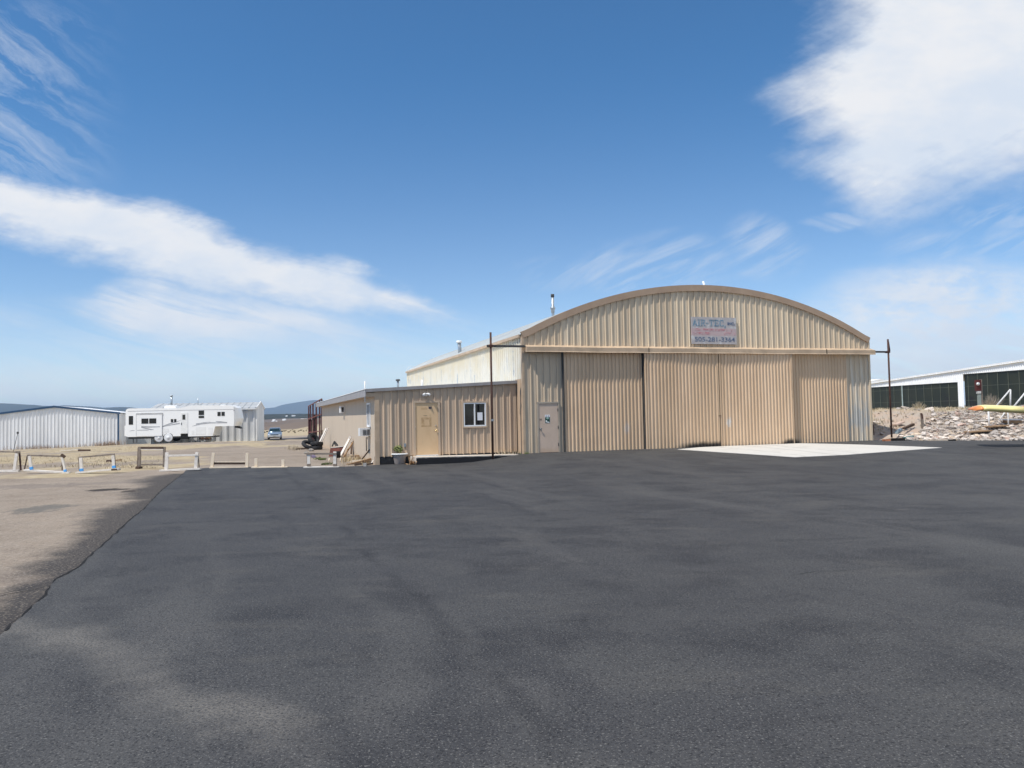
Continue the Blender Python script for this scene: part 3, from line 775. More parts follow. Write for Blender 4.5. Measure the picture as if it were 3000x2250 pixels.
# four sliding leaves; the middle pair stands further out
def leaf(u0, u1, v0, v1, ph):
    pl = lambda s, o, z: (s, v0 + (v1 - v0) * (s - u0) / (u1 - u0) - o + 0.012 * (z - 0.3) / 4.0, z)
    c = MB(); c.ribs(u0 + 0.03, u1 - 0.03, 0.27, 4.5, pl, DP, 0.172, phase=u0 + ph, rows=14, dent=0.009)
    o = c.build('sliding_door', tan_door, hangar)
    for e0, e1 in ((u0, u0 + 0.05), (u1 - 0.05, u1)):
        p = pl(e0, 0, 0); q = pl(e1, 0, 0); c = MB()
        c.box(e0, e1, min(p[1], q[1]) - 0.035, max(p[1], q[1]) + 0.03, 0.265, 4.5)
        c.build('edge_strip', tan_door, o)
    return o
leaf(1.78, 5.37, -0.045, -0.055, 0.06)
leaf(5.42, 9.075, -0.245, -0.195, 0.02)
leaf(9.13, 12.92, -0.195, -0.245, 0.05)
l4 = leaf(12.98, 16.22, -0.065, -0.055, 0.28)
bx(9.05, 9.155, -0.17, -0.16, 0.26, 4.41).build('seam_backing', dark, hangar)
bx(12.93, 12.975, -0.3, -0.06, 0.27, 4.42).build('guide_post', tan_trim, hangar)
bx(1.70, 1.745, -0.13, -0.0, 0.25, 4.40).build('guide_post', dkgrey, hangar)
bx(5.395, 5.418, -0.20, -0.10, 0.27, 4.40).build('guide_post', dkgrey, hangar)
bx(9.02, 9.14, -0.25, -0.235, 1.62, 1.645).build('latch', rust, hangar)
# walk-in door
frm_m = mat('door_frame_paint', (0.40, 0.34, 0.27), 0.5, 0.1)
dslab = layered('grey_pink_door', (0.58, 0.45, 0.355), [((0.52, 0.40, 0.315), vn(1, 1, 0.6, 3, 0.4, 0.65, 0.7)), ((0.5, 0.34, 0.22), lambda nt, X, Y, Z: (noi(nt, xyz(nt, X, 0, Z), 4, 4) * 0.6 + Z.ss(0.75, 0.25) * 0.6).ss(0.5, 1.0) * 0.6)], 0.5)
wd = bx(0.635, 1.475, -0.035, -0.004, 0.30, 2.285).build('walk_in_door', dslab, hangar)
b = MB(); b.box(0.565, 0.63, -0.055, 0.0, 0.25, 2.36); b.box(1.48, 1.545, -0.055, 0.0, 0.25, 2.36); b.box(0.565, 1.545, -0.06, -0.001, 2.29, 2.362); b.build('frame', frm_m, wd)
bx(0.63, 1.48, -0.03, 0.0, 0.25, 0.298).build('threshold', rust, wd)
b = MB(); b.box(0.66, 0.76, -0.04, -0.0345, 1.21, 1.31); b.lathe([(0.0, -0.075), (0.028, -0.07), (0.03, -0.05), (0.014, -0.04)], 12, (0.70, -0.035, 1.27), 'y'); b.bar((0.73, -0.06, 1.21), (0.74, -0.06, 1.14), 0.025, 0.02); b.build('handle', steel, wd)
for z in (0.55, 1.25, 1.97):
    b = MB(); b.tube([(1.477, -0.05, z), (1.477, -0.05, z + 0.13)], 0.016, 8); b.build('hinge', dkgrey, wd)
bx(0.68, 0.77, -0.04, -0.0345, 1.61, 1.68).build('nameplate', mat('brown_plate', (0.26, 0.2, 0.16), 0.5), wd)
post = bx(0.905, 1.125, -0.04, -0.0345, 1.50, 1.83).build('poster', mat('poster_white', (0.78, 0.78, 0.8), 0.5, 0.02), wd)
bx(0.912, 1.118, -0.0435, -0.0395, 1.505, 1.735).build('picture', layered('poster_green', (0.02, 0.06, 0.045), [((0.35, 0.52, 0.45), lambda nt, X, Y, Z: (((X - 1.02) / 0.06).pow(2.0) + ((Z - 1.69) / 0.045).pow(2.0)).ss(1.1, 0.6) * 0.8), ((0.75, 0.78, 0.76), lambda nt, X, Y, Z: (((X - 1.03) / 0.085).pow(2.0) + ((Z - 1.535 - (1.0 - X) * 0.12) / 0.02).pow(2.0)).ss(1.2, 0.7)), ((0.75, 0.78, 0.76), lambda nt, X, Y, Z: (((X - 0.965) / 0.03).pow(2.0) + ((Z - 1.575) / 0.035).pow(2.0)).ss(1.2, 0.7))], 0.4), post)
for x0, x1 in ((0.93, 0.995), (1.03, 1.09)): bx(x0, x1, -0.0425, -0.0395, 1.765, 1.79).build('poster_text', mat('ink', (0.03, 0.03, 0.07), 0.5), post)
# vents on the roof
def pipe_on(parent, px, ytop, ybase, v, r, m_, cap=None, lean=0.0, name='vent_pipe', base=None):
    u0, z0 = on_v(px, ybase, v); u1, z1 = on_v(px, ytop, v)
    c = MB(); c.tube([(u0, v, z0 - 0.5), (u0, v, z0), (u0 + lean, v, z1)], r, 12)
    o = c.build(name, m_, parent)
    if cap:
        c = MB(); c.lathe([(0.0, 0.04), (r * cap[0], 0.03), (r * cap[0], -cap[1]), (r * 0.9, -cap[1])], 14, (u0 + lean, v, z1)); c.build('cap', cap[2], o)
    if base:
        c = MB(); c.lathe([(r, base[0] + 0.1), (r * 1.6, base[0] + 0.08), (r * 1.9, base[0]), (r * 1.3, base[0] - 0.06), (r * 1.3, base[0] - 0.16), (r, base[0] - 0.2)], 14, (u0, v, z0)); c.build('collar', galv, o)
    return o
pipe_on(hangar, 1620, 864, 926, 2.2, 0.062, galv, (1.25, 0.10, dkgrey), base=(0.33,))
pipe_on(hangar, 1347, 1000, 1026, 11.0, 0.10, galv, (1.5, 0.09, white_p), -0.03)
pipe_on(hangar, 2065, 824, 842, 4.0, 0.05, white_p, None, -0.10)
b = MB(); b.tube([(-0.05 + 0.35 * math.cos(a) + 0.3, LN - 0.3, EV - 0.05 + 0.42 * math.sin(a)) for a in np.linspace(0, math.pi, 14)], 0.012, 6); b.build('conduit_loop', white_p, hangar)

# the painted board over the doors
sg = thing('sign_board', 'faded white sign with blue lettering and a phone number above the hangar doors', 'sign', H(9.02, -0.06, 4.81), YAW)
board_m = layered('peeling_sign_paint', (0.44, 0.41, 0.405), [((0.60, 0.60, 0.60), vn(1, 1, 1, 5, 0.5, 0.68, 0.8, 0, 7)), ((0.52, 0.37, 0.37), lambda nt, X, Y, Z: (noi(nt, xyz(nt, X, 0, Z), 7, 6, 0.7) * 0.7 + Z.ss(0.3, 0.42) * Z.ss(0.78, 0.66) * 0.45).ss(0.45, 0.85) * 0.8), ((0.33, 0.31, 0.3), vn(1, 1, 1, 14, 0.62, 0.74, 0.5, 5, 5))], 0.6)
bx(-1.155, 1.155, -0.03, 0.015, 0.0, 1.2).build('panel', board_m, sg)
blue = layered('faded_blue_lettering', (0.16, 0.26, 0.35), [((0.29, 0.35, 0.40), vn(1, 1, 1, 9, 0.42, 0.62, 0.85, 0, 6)), ((0.48, 0.47, 0.46), vn(1, 1, 1, 16, 0.54, 0.66, 0.8, 3, 6))], 0.6)
indigo = layered('faded_indigo_lettering', (0.10, 0.14, 0.23), [((0.22, 0.25, 0.31), vn(1, 1, 1, 9, 0.45, 0.68, 0.7, 0, 6)), ((0.46, 0.45, 0.45), vn(1, 1, 1, 16, 0.63, 0.73, 0.6, 3, 6))], 0.6)
red = layered('faded_red_lettering', (0.50, 0.20, 0.22), [((0.55, 0.43, 0.43), vn(1, 1, 1, 8, 0.42, 0.62, 0.9, 0, 6))], 0.6)
def slab_letters(word, x, z, h, wl, gap):
    """heavy letters with serifs out of bars"""
    c = MB(); t = h * 0.22; s = h * 0.12
    V0, V1 = -0.0375, -0.0285
    def R(x0, x1, z0, z1): c.box(x + x0, x + x1, V0, V1, z + z0, z + z1)
    def Dg(x0, z0, x1, z1): c.bar((x + x0, (V0 + V1) / 2, z + z0), (x + x1, (V0 + V1) / 2, z + z1), t * 0.92, V1 - V0 - 0.0004, up=(0, 1, 0))
    for ch in word:
        w = wl
        if ch == 'A':
            Dg(w * 0.16, s * 0.5, w * 0.48, h * 0.97); Dg(w * 0.84, s * 0.5, w * 0.52, h * 0.97); R(w * 0.25, w * 0.75, h * 0.28, h * 0.42); R(-w * 0.02, w * 0.36, 0, s); R(w * 0.64, w * 1.02, 0, s)
        elif ch == 'I':
            w = wl * 0.5; R(w * 0.5 - t / 2, w * 0.5 + t / 2, 0, h); R(0, w, 0, s); R(0, w, h - s, h)
        elif ch == 'R':
            R(w * 0.1, w * 0.1 + t, 0, h); R(0, w * 0.72, h - s * 1.2, h); R(w * 0.1, w * 0.72, h * 0.45, h * 0.57); R(w * 0.66, w * 0.66 + t, h * 0.5, h * 0.95); Dg(w * 0.55, h * 0.5, w * 0.82, s * 0.5); R(0, w * 0.42, 0, s); R(w * 0.68, w * 1.05, 0, s)
        elif ch == 'T':
            R(w * 0.5 - t / 2, w * 0.5 + t / 2, 0, h); R(0, w, h - s * 1.3, h); R(0, s, h * 0.68, h); R(w - s, w, h * 0.68, h); R(w * 0.24, w * 0.76, 0, s)
        elif ch == 'E':
            R(w * 0.12, w * 0.12 + t, 0, h); R(0, w * 0.95, h - s * 1.2, h); R(0, w * 0.95, 0, s * 1.2); R(w * 0.12, w * 0.7, h * 0.44, h * 0.58); R(w * 0.95 - s, w * 0.95, 0, h * 0.3); R(w * 0.95 - s, w * 0.95, h * 0.7, h)
        elif ch == 'C':
            R(w * 0.02, w * 0.02 + t * 1.1, h * 0.18, h * 0.82); R(w * 0.12, w * 0.9, h - s * 1.3, h); R(w * 0.12, w * 0.9, 0, s * 1.3); R(w * 0.92 - s, w * 0.95, h * 0.62, h); R(w * 0.92 - s, w * 0.95, 0, h * 0.26)
        elif ch == '-':
            w = wl * 0.62; R(w * 0.08, w * 0.92, h * 0.36, h * 0.52)
        elif ch == ',':
            w = wl * 0.3; R(w * 0.2, w * 0.2 + t * 0.8, -h * 0.1, h * 0.12); R(w * 0.1, w * 0.1 + t * 0.6, -h * 0.3, -h * 0.08)
        x += w + gap
    return c
slab_letters('AIR-TEC,', -1.09, 0.80, 0.29, 0.235, 0.026).build('lettering', blue, sg)
mesh_part('lettering', text_mesh('INC.', 0.2, 0.38, 0.13, 0.008), indigo, sg, (0.70, -0.034, 0.865))
mesh_part('lettering', text_mesh('505-281-3364', 0.2, 2.06, 0.2, 0.001), indigo, sg, (-1.0, -0.034, 0.115))
b = MB(); random.seed(4)
for z, x0, x1 in ((0.59, -0.98, 0.95), (0.43, -1.1, 1.05)):
    x = x0
    while x < x1:
        w = random.uniform(0.05, 0.10)
        if random.random() < 0.8 and not (z < 0.5 and -0.25 < x < 0.5):
            b.box(x, x + 0.022, -0.036, -0.029, z, z + 0.1); b.box(x + 0.024, x + w * 0.8, -0.0355, -0.029, z + random.choice((0, 0.04, 0.08)), z + random.choice((0.095, 0.1)))
        x += w
wl_ = b.build('worn_lettering', red, sg); wl_['kind'] = 'stuff'

# the two pipe posts that carry the ends of the track
def post_thing(u, v, ztop, arm_u, label, tall, side):
    g = min(G(*H(u, v)[:2]), 0.3)
    t = thing('track_post', label, 'post', H(u, v, g), YAW, 'steel posts beside the hangar doors')
    c = MB(); c.tube([(0, 0, -0.15), (0, 0, ztop - g)], 0.043, 12); c.build('pole', rust, t)
    z = tall - g
    c = MB(); c.bar((-0.14 * side, 0.085, z), (arm_u - u, 0.085, z), 0.07, 0.085); c.build('arm', dkgrey, t)
    c = MB(); c.box(-0.065, 0.065, -0.055, 0.14, z - 0.055, z + 0.045); c.build('clamp', rust, t)
    return t
tp = post_thing(-1.41, -0.24, 5.16, 0.075, 'dark rusty pipe post left of the hangar doors, standing in front of the tan annex', 4.62, 1)
b = MB(); b.box(-0.05, 0.05, -0.065, 0.055, 1.52, 1.60); b.build('pipe_bracket', galv, tp)
tp = post_thing(18.62, -0.24, 5.14, 17.785, 'dark rusty pipe post right of the hangar, standing by the rubble bank', 4.53, -1)
b = MB(); b.bar((0.03, 0, 4.75), (0.16, 0.06, 4.28), 0.05, 0.03); b.build('brace', rust, tp)

# ------------------------------------------------------------------ the annex
U0, V0, VB = -5.87, 0.75, 28.5
annex = thing('annex_building', 'low tan metal lean-to office with a door and window, left of the hangar', 'building', (OX, OY, 0), YAW)
def rz(u): return 2.965 + (u + 6.25) * (3.27 - 2.965) / 6.25          # top of its roof
AD = (-4.38, -3.31, 0.2, 2.48); AW = (-2.34, -1.37, 1.40, 2.40)
b = MB(); b.ribs(U0 + 0.05, -0.06, 0.30, lambda s: rz(s) - 0.10, front(V0), RP, 0.29, holes=[AD, AW], phase=-5.78, rows=7, dent=0.006); b.build('front_wall', tan_shed, annex)
# grooved boards on the long side
BP = [(0.0, 0.0), (0.19, 0.0), (0.193, -0.012), (0.201, -0.012), (0.204, 0.0)]
SW = (2.05, 2.98, 1.50, 2.45)
b = MB(); b.ribs(V0 + 0.02, VB, -0.9, rz(U0) - 0.28, lambda s, o, z: (U0 - o, s, z), BP, 0.205, holes=[SW]); b.build('side_wall', tan_board, annex)
b = MB(); b.box(U0 - 0.03, U0 + 0.14, V0 - 0.045, V0 + 0.12, -0.05, rz(U0) - 0.1); b.build('corner_trim', tan_trim, annex)
b = MB(); b.box(U0, 0.0, VB - 0.05, VB, -0.9, 2.9); b.build('back_wall', tan_board, annex)
b = MB(); b.box(U0 - 0.015, -0.02, V0 - 0.02, V0 + 0.3, -0.05, 0.325); b.build('foundation', black_seal, annex)
b = MB()
b.prism([(-6.22, rz(-6.22) - 0.03), (-0.05, rz(-0.05) - 0.03), (-0.05, rz(-0.05)), (-6.22, rz(-6.22))], lambda p, t: (p[0], t, p[1]), V0 - 0.06, VB + 0.3)
b.build('roof', mat('white_roof_sheet', (0.72, 0.72, 0.71), 0.45, 0.06), annex)
b = MB(); b.prism([(-6.23, rz(-6.23) - 0.115), (-0.01, rz(0) - 0.115), (-0.01, rz(0) + 0.012), (-6.23, rz(-6.23) + 0.012)], lambda p, t: (p[0], t, p[1]), V0 - 0.115, V0 - 0.062); b.build('front_fascia', grey_fascia, annex)
b = MB(); b.box(-6.27, -6.232, V0 - 0.10, VB + 0.3, rz(-6.25) - 0.29, rz(-6.25) - 0.012); b.build('side_fascia', grey_fascia, annex)
b = MB(); b.box(-6.29, -6.2, V0 - 0.11, VB + 0.3, rz(-6.25) - 0.008, rz(-6.25) + 0.02); b.build('roof_edge', white_p, annex)
b = MB(); b.box(-6.23, U0, V0 - 0.02, VB + 0.2, rz(-6.25) - 0.29, rz(-6.25) - 0.27); b.build('soffit', tan_trim, annex)
b = MB(); b.box(-6.225, U0 + 0.0, V0 - 0.055, V0 - 0.022, rz(-6.25) - 0.29, rz(-6.25) - 0.13); b.build('eave_return', tan_trim, annex)
# its door
dm = layered('stained_tan_door', (0.68, 0.475, 0.28), [((0.61, 0.415, 0.235), vn(1, 1, 0.5, 3, 0.45, 0.7, 0.6)),
    ((0.36, 0.22, 0.10), lambda nt, X, Y, Z: ((((X + 3.86) / 0.20).abs().max(((Z - 1.63) / 0.18).abs())).ss(1.15, 0.9) * (((X + 3.84) / 0.1).abs().max(((Z - 1.62) / 0.12).abs())).ss(0.9, 1.1) * noi(nt, xyz(nt, X, 0, Z), 8, 5, 0.7).ss(0.3, 0.6)) * 0.75),
    ((0.36, 0.22, 0.10), lambda nt, X, Y, Z: ((X + 3.94).abs().ss(0.16, 0.1) * (Z - 2.17).abs().ss(0.06, 0.02) * 0.4)),
    ((0.36, 0.24, 0.13), vn(2, 1, 0.6, 2.5, 0.6, 0.75, 0.45, 5, 6))], 0.5)
ad = bx(-4.30, -3.39, V0 - 0.03, V0 + 0.005, 0.335, 2.40).build('office_door', dm, annex)
b = MB(); b.box(-4.385, -4.305, V0 - 0.055, V0 + 0.0, 0.30, 2.49); b.box(-3.385, -3.305, V0 - 0.055, V0 + 0.0, 0.30, 2.49); b.box(-4.385, -3.305, V0 - 0.0575, V0 - 0.001, 2.405, 2.492); b.build('frame', tan_shed, ad)
bx(-4.30, -3.39, V0 - 0.045, V0, 0.30, 0.332).build('threshold', white_p, ad)
b = MB(); b.lathe([(0.0, -0.09), (0.026, -0.085), (0.032, -0.065), (0.014, -0.045), (0.014, -0.03)], 14, (-3.475, V0, 1.29), 'y'); b.build('door_knob', brass, ad)
b = MB(); b.lathe([(0.0, -0.055), (0.026, -0.05), (0.028, -0.03)], 12, (-3.475, V0, 1.49), 'y'); b.build('deadbolt', steel, ad)
for z in (0.55, 1.35, 2.15):
    b = MB(); b.tube([(-4.303, V0 - 0.04, z), (-4.303, V0 - 0.04, z + 0.13)], 0.016, 8); b.build('hinge', frm_m, ad)
mesh_part('house_number', text_mesh('40', 0.1, 0.13, 0.075, 0.004), mat('navy_ink', (0.02, 0.02, 0.08), 0.5), ad, (-3.77, V0 - 0.034, 2.165))
bx(-3.97, -3.83, V0 - 0.034, V0 - 0.029, 1.89, 1.90).build('mail_slot', dkgrey, ad)
# its window
gl = glass('window_glass')
wn = bx(-2.30, -1.41, V0 + 0.0, V0 + 0.01, 1.44, 2.36).build('window', gl, annex)
b = MB(); b.box(-2.325, -2.28, V0 - 0.05, V0 + 0.02, 1.42, 2.38); b.box(-1.43, -1.385, V0 - 0.05, V0 + 0.02, 1.42, 2.38); b.box(-2.28, -1.43, V0 - 0.048, V0 + 0.02, 2.335, 2.38); b.box(-2.28, -1.43, V0 - 0.048, V0 + 0.02, 1.42, 1.47); b.box(-1.885, -1.835, V0 - 0.046, V0 + 0.02, 1.47, 2.335); b.build('frame', frame_w, wn)
b = MB(); b.box(-2.38, -2.325, V0 - 0.055, V0, 1.36, 2.44); b.box(-1.385, -1.335, V0 - 0.055, V0, 1.36, 2.44); b.box(-2.325, -1.385, V0 - 0.057, V0, 2.38, 2.44); b.box(-2.325, -1.385, V0 - 0.057, V0, 1.36, 1.42); b.build('trim', tan_shed, wn)
bx(-1.74, -1.52, V0 - 0.008, V0 - 0.001, 1.66, 1.98).build('paper_notice', mat('paper', (0.78, 0.79, 0.82), 0.7, 0.03), wn)
sw = bx(U0 - 0.002, U0 + 0.01, 2.1, 2.93, 1.53, 2.42).build('window', gl, annex)
b = MB()
for v_, v2 in ((2.04, 2.1), (2.93, 2.99)): b.box(U0 - 0.05, U0, v_, v2, 1.49, 2.46)
b.box(U0 - 0.048, U0, 2.1, 2.93, 2.40, 2.46); b.box(U0 - 0.06, U0, 2.1, 2.93, 1.47, 1.54); b.box(U0 - 0.03, U0, 2.49, 2.54, 1.54, 2.40); b.build('frame', frame_w, sw)
# cooling box under it
ac = bx(U0 - 0.42, U0 - 0.004, 2.2, 2.85, 1.11, 1.43).build('air_conditioner', mat('ac_case', (0.66, 0.66, 0.65), 0.5, 0.05), annex)
b = MB()
for i in range(6): b.box(U0 - 0.31, U0 - 0.17, 2.185, 2.199, 1.16 + i * 0.036, 1.18 + i * 0.036)
for i in range(7): b.box(U0 - 0.14, U0 - 0.03, 2.185, 2.199, 1.15 + i * 0.034, 1.17 + i * 0.034)
b.build('grille', dkgrey, ac)
bx(U0 - 0.23, U0 - 0.004, 12.2, 12.75, 2.13, 2.48).build('vent_box', white_p, annex)
bx(U0 - 0.17, U0 - 0.06, 12.185, 12.199, 2.18, 2.43).build('vent_opening', dkgrey, annex)
b = MB(); b.tube([(U0 - 0.03, 3.3, 0.45), (U0 - 0.035, 3.32, 1.02), (U0 - 0.03, 3.0, 1.03)], 0.018, 8); b.build('drain_pipe', dkgrey, annex)
# twin lamp over the door
fl = MB(); fl.lathe([(0.0, -0.05), (0.06, -0.045), (0.075, -0.01), (0.075, 0.0)], 14, (-3.86, V0 - 0.03, 2.73), 'y')
fl = fl.build('flood_light', white_p, annex)
for sx in (-1, 1):
    c = MB(); c.tube([(-3.86, V0 - 0.07, 2.75), (-3.86 + sx * 0.07, V0 - 0.11, 2.765), (-3.86 + sx * 0.14, V0 - 0.16, 2.70)], [0.025, 0.035, 0.055], 12); c.build('lamp_head', white_p, fl)
bx(-4.775, -4.70, V0 - 0.07, V0 - 0.004, 0.68, 0.82).build('outlet_box', galv, annex)
pipe_on(annex, 1069, 1117, 1140, 0.9, 0.028, white_p)
pipe_on(annex, 1166, 1113, 1132, 6.0, 0.05, galv, (2.0, 0.05, dkgrey))
pipe_on(annex, 1236.5, 1113, 1128, 5.5, 0.045, white_p)

# stoop in front of the annex
b = MB()
z0, z1 = 0.30, 0.245
Lf = gp(1228, 1364); ul, vl = uv_of(Lf.x, Lf.y)
b.prism([(-4.55, -0.3), (0.25, -0.3), (0.25, z1), (-4.55, z0)], lambda p, t: (p[0] + (0.1 if t < 0.5 and p[0] < -4 else 0), t, p[1]), V0 - 0.9, V0 - 0.03)
st = b.build('concrete_step', layered('step_concrete', (0.56, 0.51, 0.45), [((0.45, 0.36, 0.28), vn(1, 1, 1, 2.5, 0.45, 0.7, 0.7, 0, 6)), ((0.016, 0.016, 0.019), lambda nt, X, Y, Z: ((V0 - 0.86 - Y) * 40.0 + (0.245 - Z + (noi(nt, xyz(nt, X, Y, 0), 3.5, 5, 0.65) - 0.5) * 0.09) * 0.0).ss(0.0, 0.6) * (0.275 - (X + 4.5) * 0.0115 - Z + (noi(nt, xyz(nt, X, Y, 0), 3.5, 5, 0.65) - 0.5) * 0.06).ss(-0.01, 0.02)), ((0.03, 0.03, 0.034), lambda nt, X, Y, Z: ((-4.42 - X) * 30.0).ss(0.0, 0.6) * (0.20 - Z + (noi(nt, xyz(nt, X, Y, 0), 3.5, 5, 0.65) - 0.5) * 0.16).ss(0.0, 0.12) * 0.85)], 0.85))
st.location = (OX, OY, 0); st.rotation_euler = (0, 0, YAW)
tag(st, 'low concrete stoop with a black painted front edge below the tan annex door', 'step')

# ------------------------------------------------------------------ plants and leaves
def blades(region, n, h, lean, m_, name, label=None, cat=None, kind='stuff', wd=0.012, parent=None):
    b = MB()
    for _ in range(n):
        p = region()
        if p is None: continue
        hh = h * random.uniform(0.45, 1.25); a = random.uniform(0, 6.283); l = lean * random.uniform(0.2, 1.0) * hh
        w = wd * random.uniform(0.7, 1.5); dx, dy = math.cos(a) * l, math.sin(a) * l
        wx, wy = math.cos(a + 1.57) * w, math.sin(a + 1.57) * w
        m1 = (p.x + dx * 0.35, p.y + dy * 0.35, p.z + hh * 0.6)
        b.quad((p.x - wx, p.y - wy, p.z - 0.02), (p.x + wx, p.y + wy, p.z - 0.02), (m1[0] + wx * 0.7, m1[1] + wy * 0.7, m1[2]), (m1[0] - wx * 0.7, m1[1] - wy * 0.7, m1[2]))
        b.quad((m1[0] - wx * 0.7, m1[1] - wy * 0.7, m1[2]), (m1[0] + wx * 0.7, m1[1] + wy * 0.7, m1[2]), (p.x + dx, p.y + dy, p.z + hh))
    o = b.build(name, m_, parent)
    return tag(o, label, cat, kind=kind)
straw = mat('dry_straw', (0.42, 0.33, 0.20), 0.9, 0.3, 1.5, spec=0.1)
straw2 = mat('pale_straw', (0.46, 0.39, 0.28), 0.9, 0.3, 1.5, spec=0.1)
weed = mat('reddish_weed', (0.34, 0.25, 0.18), 0.9, 0.3, 2.0, spec=0.1)
green = mat('dusty_green', (0.10, 0.13, 0.04), 0.8, 0.4, 9.0, spec=0.2)
lime = mat('planter_leaf', (0.22, 0.24, 0.09), 0.7, 0.45, 14.0, spec=0.25)
def leaf_clump(b, c, r, n, size, flat=1.0, solid=True):
    for _ in range(n):
        while True:
            q = Vector((random.uniform(-1, 1), random.uniform(-1, 1), random.uniform(-1, 1)))
            if q.length < 1: break
        p = Vector(c) + Vector((q.x * r, q.y * r, q.z * r * flat))
        nrm = (q + Vector((random.uniform(-.6, .6), random.uniform(-.6, .6), random.uniform(-.2, .9)))).normalized()
        t = nrm.cross(Vector((random.uniform(-1, 1), random.uniform(-1, 1), random.uniform(-1, 1)))).normalized(); s = nrm.cross(t)
        L = size * random.uniform(0.6, 1.4)
        b.quad(p - t * L, p + s * L * 0.45, p + t * L, p - s * L * 0.45)
random.seed(21)
pc = gp(1170, 1360)
pp = thing('potted_plant', 'leafy green plant in a grey plastic pot with a white rim, beside the annex door', 'plant pot', pc)
b = MB(); b.lathe([(0.0, 0.0), (0.20, 0.0), (0.215, 0.03), (0.265, 0.30), (0.29, 0.385), (0.27, 0.385), (0.25, 0.33), (0.0, 0.33)], 32); b.build('pot', layered('grey_pot', (0.37, 0.31, 0.275), [((0.42, 0.41, 0.42), lambda nt, X, Y, Z: (noi(nt, xyz(nt, X, Y, Z), 7, 4, 0.6) + X.ss(-0.05, -0.15) * 0.1).ss(0.6, 0.68) * 0.8), ((0.2, 0.19, 0.195), vn(1, 1, 1, 5, 0.5, 0.75, 0.6, 3))], 0.55), pp)
b = MB(); b.lathe([(0.285, 0.375), (0.335, 0.38), (0.345, 0.40), (0.335, 0.43), (0.29, 0.435), (0.265, 0.42), (0.265, 0.38)], 32); b.build('rim', white_p, pp)
b = MB()
for i in range(20):
    a = random.uniform(0, 6.28); rr = random.uniform(0, 0.2)
    leaf_clump(b, (rr * math.cos(a), rr * math.sin(a), 0.47 + random.uniform(0, 0.12) + (0.14 - rr * 0.55)), 0.09, 60, 0.034)
b.build('foliage', lime, pp)
dl = MB()
q0 = gp(1205, 1362)
for i in range(46):
    p = q0 + Vector((random.gauss(0.02, 0.13), random.gauss(0.0, 0.09), abs(random.gauss(0.05, 0.05))))
    a = random.uniform(0, 6.28); L = random.uniform(0.04, 0.11); t = Vector((math.cos(a), math.sin(a), random.uniform(-0.2, 0.7))).normalized(); s = t.cross(Vector((0, 0, 1))).normalized()
    dl.quad(p - t * L, p + s * L * 0.4 + Vector((0, 0, 0.02)), p + t * L, p - s * L * 0.4 + Vector((0, 0, 0.02)))
for i in range(10):
    p = q0 + Vector((random.uniform(-0.1, 0.05), random.uniform(0, 0.1), 0)); dl.bar(p, p + Vector((random.uniform(-0.12, 0.1), random.uniform(-0.05, 0.05), random.uniform(0.25, 0.42))), 0.012)
tag(dl.build('dry_leaves', mat('dry_leaf', (0.42, 0.27, 0.15), 0.85, 0.5, 9.0)), 'heap of dry brown leaves between the pot and the stoop', 'leaves', kind='stuff')
def near_poly(pxs):
    def f():
        a, b_ = random.choice(pxs)
        p = gp(a + random.gauss(0, 9), b_ + random.gauss(0, 2.5)); return p
    return f
blades(lambda: gp(random.uniform(1000, 1088), random.gauss(1348, 7)), 420, 0.17, 0.8, straw, 'dry_grass', 'dry yellow grass among the scrap boards beside the annex wall', 'grass')
random.seed(5)
def fr_line():
    u = random.uniform(-1.05, 0.1); return H(u, V0 - random.uniform(0.05, 0.3), 0.24)
blades(fr_line, 60, 0.16, 1.0, straw2, 'dry_weeds', 'dry weeds at the foot of the wall by the left pipe post', 'weeds')
blades(lambda: H(random.gauss(0.0, 0.09), -0.1 - random.uniform(0, 0.12), 0.24), 26, 0.13, 1.1, green, 'green_weeds', 'small green weeds at the left corner of the hangar', 'weeds')

# ------------------------------------------------------------------ low timber barriers along the pavement's edge
wood_w = layered('whitewashed_wood', (0.74, 0.69, 0.63), [((0.58, 0.52, 0.45), vn(1, 1, 1, 6, 0.45, 0.7, 0.7, 0, 6))], 0.8)
wood_n = layered('new_pale_wood', (0.78, 0.66, 0.51), [((0.68, 0.55, 0.40), vn(1, 1, 1, 5, 0.45, 0.7, 0.7, 0, 6))], 0.75)
wood_g = layered('weathered_grey_wood', (0.24, 0.20, 0.165), [((0.15, 0.12, 0.10), vn(1, 1, 1, 6, 0.45, 0.65, 0.9, 0, 6))], 0.9)
wood_d = layered('dark_brown_wood', (0.085, 0.055, 0.04), [((0.14, 0.095, 0.07), vn(1, 1, 1, 7, 0.45, 0.7, 0.7, 0, 6))], 0.85)
wood_b = layered('brown_wood', (0.33, 0.215, 0.125), [((0.24, 0.15, 0.085), vn(1, 1, 1, 5, 0.45, 0.65, 0.8, 0, 6))], 0.85)
tape = mat('blue_tape', (0.10, 0.38, 0.80), 0.5, 0.1)
GB = 'low timber barriers along the pavement edge'
def px_m(Y): return Y / FPX
def barrier(label, y_ref, bars):
    """bars: (part, material, (px, py) from, (px, py) to, width px, thickness m, step back m); all stand in one plane across the view"""
    y_ref = (y_ref[0], max([max(q_[2][1], q_[3][1]) for q_ in bars]) + 1.8)
    g = gp(*y_ref); Y = g.y
    base = Vector((g.x, g.y, g.z))
    t = thing('timber_barrier', label, 'barrier', base, 0, GB)
    for part, m_, p, q, wpx, th, back in bars:
        P = at_y(*p, Y + back) - base; Q = at_y(*q, Y + back) - base
        c = MB(); c.bar(P, Q, th, max(0.02, wpx * px_m(Y)), up=(0, 0, 1) if abs(Q.z - P.z) < abs(Q.x - P.x) else (1, 0, 0)); c.build(part, m_, t)
    return t
PL = 'base_plank'
